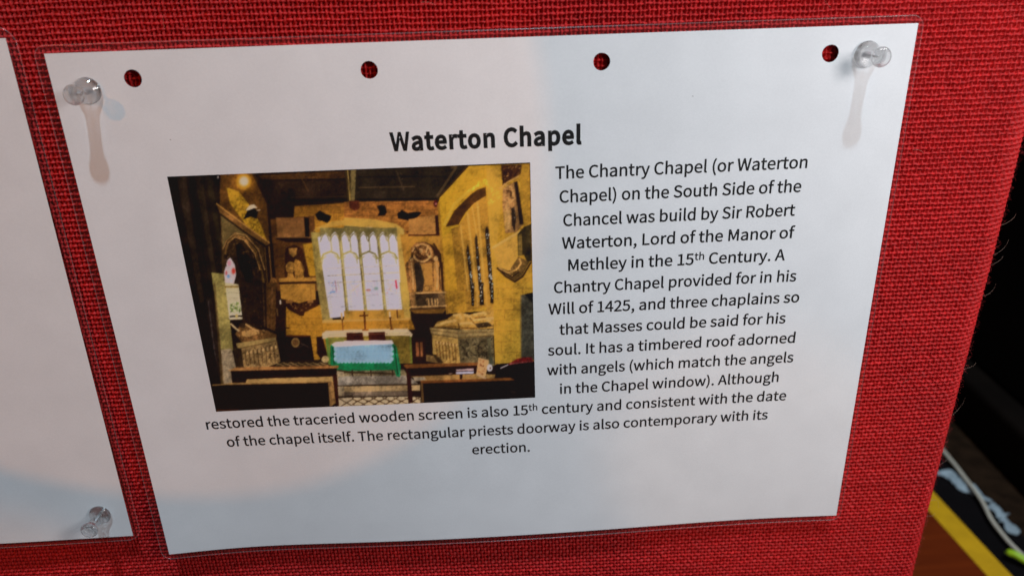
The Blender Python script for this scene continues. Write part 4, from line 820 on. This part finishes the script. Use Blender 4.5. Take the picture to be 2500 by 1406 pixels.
fill('B', [690, 1085, 745, 1070, 756, 1180, 768, 1330, 760, 1406, 706, 1406, 700, 1250], MD, .3); line('B', [720, 1100, 738, 1220, 742, 1390], 3, HL, .3); disc('B', 722, 1062, 22, 26, HL, tex=.4)
fill('B', [962, 1100, 1012, 1080, 1034, 1200, 1042, 1400, 966, 1400, 972, 1240], (176, 130, 64), .25); line('B', [990, 1110, 1006, 1230, 996, 1390], 3, HL, .3); line('B', [1020, 1150, 1030, 1390], 2.5, DK, .3); disc('B', 985, 1062, 24, 28, HL, tex=.4); line('B', [1050, 1100, 1060, 1400], 5, DK)
line('D', [770, 112, 1090, 104], 3.4, HL, .2); line('D', [712, 262, 1100, 246], 3, HL, .2)
for x in (905, 940, 975, 1000): line('D', [x, 172, x + 6, 240], 3, HL, .3)
# arches and roof angel at the left, carved fronts of the tombs
line('A', [770, 900, 850, 830, 950, 860, 1060, 1000, 1120, 1180], 2.2, (136, 104, 56), .3); line('A', [720, 960, 760, 870, 850, 790, 960, 805, 1100, 960, 1170, 1180], 2.2, (120, 92, 50), .3)
for k in range(7): line('D', [985 + 34 * k, 625 + 5 * k, 1000 + 34 * k, 800 + 8 * k], 3, (112, 82, 38), .3); disc('D', 1000 + 34 * k, 640 + 5 * k, 10, 16, (216, 180, 106), tex=.3)
for k in range(8): line('C', [960 + 44 * k, 740 - 9 * k, 975 + 44 * k, 880 - 4 * k], 2.6, (66, 50, 28), .3); disc('C', 980 + 44 * k, 755 - 9 * k, 12, 18, (172, 146, 92), tex=.3)
# the monument on the south wall
line('B', [1716, 260, 1800, 300, 1830, 420, 1770, 470, 1720, 430], 3, (196, 154, 88), .3); line('B', [1740, 330, 1790, 340, 1790, 400], 3, DK, .3); line('B', [1745, 530, 1775, 620, 1760, 740], 4, (200, 160, 92), .3); disc('B', 1752, 505, 24, 28, (190, 148, 84), tex=.3)
line('B', [1660, 1160, 1760, 1215, 1850, 1180, 1900, 1110, 1880, 1060], 3, (186, 146, 74), .3); line('B', [1700, 1200, 1800, 1260, 1880, 1200], 3, (40, 28, 16), .3)
# a touch of the ink's spread and grain, then onto the sheet
def soften(a):
    b = a.copy()
    for ax in (0, 1): b = .25 * np.roll(b, 1, ax) + .5 * b + .25 * np.roll(b, -1, ax)
    return b
wide = canvas
for _ in range(14): wide = soften(wide)
canvas = .62 * canvas + .38 * wide                       # the print runs softly from tone to tone
wall_ = np.clip((canvas[..., :1] - 60) / 60, 0, 1) * (lum < .8)
canvas = canvas * (1 + wall_ * (.10 * fnoise(70, 21) + .05 * fnoise(9, 22) + .05 * fnoise(4, 23))[..., None])
sf = soften(canvas); canvas = sf + 0.5 * (canvas - soften(soften(soften(sf)))); canvas = np.clip(canvas * (1 + .035 * pr.normal(0, 1, (CH, CW, 1))) + pr.normal(0, 1.5, (CH, CW, 3)), 0, 255)
PN, PM = 400, 300
pc = np.array([(408, 428.5), (1293.5, 400), (1307.5, 970), (527, 1004.5)])
q = px_to_sheet(pc); X0, X1 = (q[0, 0] + q[3, 0]) / 2, (q[1, 0] + q[2, 0]) / 2; Y1, Y0 = (q[0, 1] + q[1, 1]) / 2, (q[2, 1] + q[3, 1]) / 2
gx, gy = np.meshgrid(np.linspace(X0, X1, PN), np.linspace(Y0, Y1, PM)); gx, gy = gx.ravel(), gy.ravel()
PV = pos_main(gx, gy, 0.03)
cq = (PV - CAM) @ RC.T                                    # where each point of the print was surveyed
cu, cv_ = 1250 + FPX * cq[:, 0] / cq[:, 2] - PX0 - .5, 703 + FPX * cq[:, 1] / cq[:, 2] - PY0 - .5
iu, iv = np.clip(cu.astype(int), 0, CW - 2), np.clip(cv_.astype(int), 0, CH - 2); fu, fv_ = np.clip(cu - iu, 0, 1)[:, None], np.clip(cv_ - iv, 0, 1)[:, None]
colr = (canvas[iv, iu] * (1 - fu) + canvas[iv, iu + 1] * fu) * (1 - fv_) + (canvas[iv + 1, iu] * (1 - fu) + canvas[iv + 1, iu + 1] * fu) * fv_
colr = np.clip(colr / 255, 0, 1); colr = np.where(colr < .04045, colr / 12.92, ((colr + .055) / 1.055) ** 2.4)
gain = (2.2 - 0.46 * (gx - X0) / (X1 - X0))[:, None]                     # from seen colour to ink colour
colr = np.maximum(gain * colr * np.array([1.0, 0.93, 0.95]) - 0.010, 0.003); mxc = colr.max(1, keepdims=True)
colr = colr * np.where(mxc > .45, .45 + .37 * (1 - np.exp(-(mxc - .45) / .37)), mxc) / mxc          # paper white is the brightest a print can be
m, nt, p, out = material('colour_print')
va = N(nt, 'ShaderNodeAttribute', attribute_name='print'); nt.links.new(va.outputs['Color'], p.inputs['Base Color'])
p.inputs['Roughness'].default_value = 0.6; p.inputs['Specular IOR Level'].default_value = 0.15
pic = mesh_np('printed_picture', PV, grid_faces(PN, PM), m, notice)
ca = pic.data.color_attributes.new('print', 'FLOAT_COLOR', 'POINT')
ca.data.foreach_set('color', np.concatenate([colr, np.ones((len(colr), 1))], 1).astype(np.float32).ravel())
pic['label'] = 'colour picture of a stone chapel interior with a bright east window'

# ================================================================ push pins
def lathe(profile, n=40):
    V, F = [], []
    for r, z in profile:
        for k in range(n):
            t = 2 * math.pi * k / n; V.append((r * math.cos(t), r * math.sin(t), z))
    m = len(profile)
    for i in range(m - 1):
        for k in range(n):
            l = (k + 1) % n; F.append((i * n + k, i * n + l, (i + 1) * n + l, (i + 1) * n + k))
    F.append(tuple(range(n - 1, -1, -1))); F.append(tuple((m - 1) * n + k for k in range(n)))
    return V, F
def smooth_profile(pts, k=5):
    pts = np.array(pts, float); out = []
    for i in range(len(pts) - 1):
        p0, p1, p2, p3 = pts[max(i - 1, 0)], pts[i], pts[i + 1], pts[min(i + 2, len(pts) - 1)]
        for t in np.linspace(0, 1, k, endpoint=False):
            out.append(0.5 * (2 * p1 + (p2 - p0) * t + (2 * p0 - 5 * p1 + 4 * p2 - p3) * t**2 + (3 * p1 - p0 - 3 * p2 + p3) * t**3))
    return [tuple(p) for p in out + [pts[-1]]]
pin = empty('push_pin', (0, 0, 0))
prof = smooth_profile([(4.2, 0), (4.5, .35), (4.35, .95), (3.5, 1.8), (2.6, 2.7), (2.25, 4.0), (2.15, 6.4), (2.3, 8.0), (2.8, 8.9), (3.3, 9.6), (3.42, 10.2), (3.1, 10.8), (2.3, 11.0), (1.2, 10.9)])
mesh_py('grip', *lathe(prof), MAT_PIN, pin)
mesh_py('needle', *lathe([(.05, -9.5), (.55, -7.5), (.55, 5.2), (.3, 5.5)], 12), MAT_STEEL, pin)
def place_pin(o, px, zf, tilt):
    x, y = px_to_sheet([px], zf)[0]
    o.location = Vector(W((x, y, float(zf(x, y)) + 0.22)))
    o.rotation_euler = tilt
def copy_thing(o):
    c = o.copy(); COL.objects.link(c)
    for ch in o.children:
        d = ch.copy(); COL.objects.link(d); d.parent = c
    return c
pins = [pin, copy_thing(pin), copy_thing(pin)]
spec = [((216.6, 221.5), zsheet, (0, 0, 0), 'clear plastic push pin in the upper left corner of the chapel notice'),
        ((2114.7, 132.5), zsheet, (0, 0, math.radians(1)), 'clear plastic push pin in the upper right corner of the chapel notice'),
        ((246, 1254), zleft, (0, 0, 0), 'clear plastic push pin in the lower corner of the sheet at the left edge')]
for o, (px, zf, tl, lab) in zip(pins, spec):
    place_pin(o, px, zf, tl); tag(o, lab, 'push pin', 'clear push pins holding the sheets')

# ================================================================ what lies behind the board, low down
FLOOR = -350.0
MAT_CARPET = plain('dark_carpet', (0.026, 0.012, 0.006), 0.95, spec=0.05, noise=(75, 0.95), bump=(500, 1.0, 0.004))
V, F = [], []
fl = mesh_py('floor', [(-4000, FLOOR, 4000), (5000, FLOOR, 4000), (5000, FLOOR, -6000), (-4000, FLOOR, -6000)], [(0, 1, 2, 3)], MAT_CARPET, smooth=False)
tag(fl, kind='structure')

def floor_pt(px, h=0.0): return px_to_plane([px], 1, FLOOR + h)[0]
def slab(poly, y0, y1):
    n = len(poly); V = [(x, y0, z) for x, z in poly] + [(x, y1, z) for x, z in poly]
    F = [tuple(range(n)), tuple(range(2 * n - 1, n - 1, -1))] + [(i, n + i, n + (i + 1) % n, (i + 1) % n) for i in range(n)]
    return V, F
def solid(name, poly, y0, y1, mat, parent=None, bevel=0.0):
    o = mesh_py(name, *slab(poly, y0, y1), mat, parent, smooth=False)
    import bmesh
    bm = bmesh.new(); bm.from_mesh(o.data); bmesh.ops.recalc_face_normals(bm, faces=bm.faces); bm.to_mesh(o.data); bm.free()
    if bevel:
        b = o.modifiers.new('bevel', 'BEVEL'); b.width = bevel; b.segments = 3
    return o
HW = 12.0                                             # the wooden boards stand this much higher than the carpet
ua, ub = floor_pt((2282, 1199), HW)[[0, 2]], floor_pt((2477, 1406), HW)[[0, 2]]
la, lb = floor_pt((2272, 1245), HW)[[0, 2]], floor_pt((2416, 1406), HW)[[0, 2]]
d = (ub - ua) / np.linalg.norm(ub - ua); nrm = np.array([-d[1], d[0]])
if np.dot(la - ua, nrm) < 0: nrm = -nrm
wid = 0.5 * (np.dot(la - ua, nrm) + np.dot(lb - ua, nrm))
S0, S1 = ua - d * 700, ua + d * 1100
wood, nt, p, out = material('orange_brown_wood')
tc = N(nt, 'ShaderNodeTexCoord'); mp = N(nt, 'ShaderNodeMapping'); mp.inputs['Rotation'].default_value = (0, 0, 0.3); mp.inputs['Scale'].default_value = (9, 90, 9)
nz = N(nt, 'ShaderNodeTexNoise', Scale=1.0, Detail=6.0, Distortion=0.6); rp = N(nt, 'ShaderNodeValToRGB')
rp.color_ramp.elements[0].position = .3; rp.color_ramp.elements[0].color = (0.105, 0.0125, 0.002, 1); rp.color_ramp.elements[1].position = .7; rp.color_ramp.elements[1].color = (0.16, 0.021, 0.003, 1)
nt.links.new(tc.outputs['Object'], mp.inputs[0]); nt.links.new(mp.outputs[0], nz.inputs['Vector']); nt.links.new(nz.outputs[0], rp.inputs[0]); nt.links.new(rp.outputs[0], p.inputs['Base Color'])
p.inputs['Roughness'].default_value = 0.5; p.inputs['Specular IOR Level'].default_value = 0.12
wf = solid('wooden_floor', [tuple(S0 + nrm * 1.0), tuple(S1 + nrm * 1.0), tuple(S1 + nrm * 1600), tuple(S0 + nrm * 1600)], FLOOR + 0.5, FLOOR + HW - 0.4, wood)
tag(wf, kind='structure')
MAT_YEL = plain('yellow_tape', (0.60, 0.29, 0.006), 0.6, noise=(70, 0.22), bump=(300, 0.3, 0.002))
tp = solid('floor_tape', [tuple(S0 + nrm * 1.5), tuple(S1 + nrm * 1.5), tuple(S1 + nrm * (1.5 + wid)), tuple(S0 + nrm * (1.5 + wid))], FLOOR + HW - 0.2, FLOOR + HW, MAT_YEL)
tag(tp, 'yellow tape along the edge of the orange-brown wooden floor', 'tape')
MAT_BLACK = plain('black_rubber', (0.005, 0.0032, 0.0034), 0.8, spec=0.06, noise=(30, 0.5), bump=(80, 0.3, 0.004))
bs = solid('rubber_strip', [tuple(S0 - nrm * 2), tuple(S1 - nrm * 2), tuple(S1 - nrm * 46), tuple(S0 - nrm * 46)], FLOOR + 0.5, FLOOR + 8, MAT_BLACK, bevel=0.003)
tag(bs, 'flat black strip on the floor between the yellow tape and the cable', 'strip')

def catmull(pts, k=10):
    pts = np.array(pts, float); out = []
    for i in range(len(pts) - 1):
        p0, p1, p2, p3 = pts[max(i - 1, 0)], pts[i], pts[i + 1], pts[min(i + 2, len(pts) - 1)]
        for t in np.linspace(0, 1, k, endpoint=False):
            out.append(0.5 * (2 * p1 + (p2 - p0) * t + (2 * p0 - 5 * p1 + 4 * p2 - p3) * t**2 + (3 * p1 - p0 - 3 * p2 + p3) * t**3))
    return np.array(out + [pts[-1]])
def Z5(x, y): return (2220 + x / 3.464, 1000 + y / 3.464)       # from the enlargement I surveyed
HC = 14.0
path = [floor_pt(Z5(*q), HC) for q in [(60, 60), (180, 210), (295, 355), (390, 470), (470, 575), (560, 690), (625, 790), (690, 920), (770, 1030), (860, 1135), (970, 1240), (1120, 1380), (1300, 1540)]]
path[0][1] = path[0][1]
V, F = tube(catmull(path, 8), 1.8, 12)
tag(mesh_py('cable', V, F, plain('beige_cable', (0.52, 0.42, 0.33), 0.5, noise=(120, 0.15))), 'thin beige cable running over the dark floor past the yellow tape', 'cable')

# crumpled shiny strip of white plastic: a twisted ribbon with folds
def ribbon(pts, w, tw, seed, h=HC - 4):
    r = random.Random(seed); c = catmull([floor_pt(Z5(*q), h) for q in pts], 9); n = len(c); V, F = [], []
    T = np.gradient(c, axis=0); T /= np.linalg.norm(T, axis=1)[:, None]
    side = np.cross(T, (0, 1, 0)); m = 7
    for i in range(n):
        t = i / (n - 1); ang = tw * math.sin(t * 7 + seed) * .8; ww = w * (0.75 + 0.25 * abs(math.sin(t * 6.3 + seed * 1.3))) * (min(1, .35 + t * 6, .35 + (1 - t) * 6))
        ph = [r.uniform(-1, 1) for _ in range(m)]
        for k in range(m):
            s = (k / (m - 1) - .5) * 2
            V.append(c[i] + side[i] * ww * s * math.cos(ang) + np.array([0, 1, 0]) * (ww * s * math.sin(ang) + 0.8 * math.sin(s * 4 + t * 11) + .35 * ph[k]))
    for i in range(n - 1):
        for k in range(m - 1): F.append((i * m + k, i * m + k + 1, (i + 1) * m + k + 1, (i + 1) * m + k))
    return np.array(V), F
parts = [ribbon([(200, 525), (250, 530), (330, 545), (380, 580), (375, 615)], 5.2, .5, 1),
         ribbon([(435, 575), (455, 640), (520, 665), (600, 720), (690, 775)], 6.4, .5, 2),
         ribbon([(675, 800), (720, 830), (770, 870), (805, 900)], 6.2, .5, 4),
         ribbon([(775, 915), (820, 945), (860, 990), (912, 1050)], 5.2, .4, 5)]
V, F = merge(parts)
wp = mesh_py('plastic_strip', V, F, plain('white_plastic', (0.29, 0.315, 0.335), 0.22, noise=(90, 0.35)))
s = wp.modifiers.new('thickness', 'SOLIDIFY'); s.thickness = 0.0008
tag(wp, 'crumpled shiny white plastic strip lying along the beige cable', 'plastic strip')

g0, g1 = floor_pt(Z5(815, 1205), 16), floor_pt(Z5(985, 1275), 16)
g = catmull([g0, g0 * .6 + g1 * .4 + np.array([0, 2, 0]), g1, g1 + (g1 - g0) * .3], 6)
tp_ = np.clip(np.minimum(np.linspace(0, 1, len(g)) * 7, 1), .25, 1)
V, F = tube(g, 3.1, 14, taper=tp_); F.append(tuple(range(14)))
tag(mesh_py('plug', V, F, plain('lime_green', (0.33, 0.47, 0.015), 0.4)), 'small lime green plug on the floor beside the beige cable', 'plug')

# dark low plinth and the dark cabinet on it, across the floor
pa, pb = floor_pt((2330, 1035))[[0, 2]], floor_pt((2500, 1217))[[0, 2]]
d2 = (pb - pa) / np.linalg.norm(pb - pa); n2 = np.array([-d2[1], d2[0]])
if np.dot(pa - ua, n2) < 0: n2 = -n2
Q0, Q1 = pa - d2 * 1800, pb + d2 * 80
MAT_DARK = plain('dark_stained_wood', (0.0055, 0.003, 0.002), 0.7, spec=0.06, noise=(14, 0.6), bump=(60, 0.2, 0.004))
cab = empty('dark_cabinet', (*((Q0 + Q1) / 2)[:1], FLOOR, float(((Q0 + Q1) / 2)[1])))
tag(cab, 'large dark cabinet on a low plinth behind the board', 'cabinet')
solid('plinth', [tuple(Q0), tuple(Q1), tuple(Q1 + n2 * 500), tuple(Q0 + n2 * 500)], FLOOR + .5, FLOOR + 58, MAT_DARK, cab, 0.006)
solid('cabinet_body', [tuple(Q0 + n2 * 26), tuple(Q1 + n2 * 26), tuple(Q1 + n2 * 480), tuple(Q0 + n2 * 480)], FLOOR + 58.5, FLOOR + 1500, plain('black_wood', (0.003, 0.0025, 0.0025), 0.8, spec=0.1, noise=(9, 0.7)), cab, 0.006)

wall = solid('wall', [(-3500, -2700), (4500, -2700), (4500, -2800), (-3500, -2800)], FLOOR + 1, FLOOR + 2600, plain('dark_wall', (0.03, 0.025, 0.02), 0.9, noise=(3, 0.3)))
tag(wall, kind='structure')
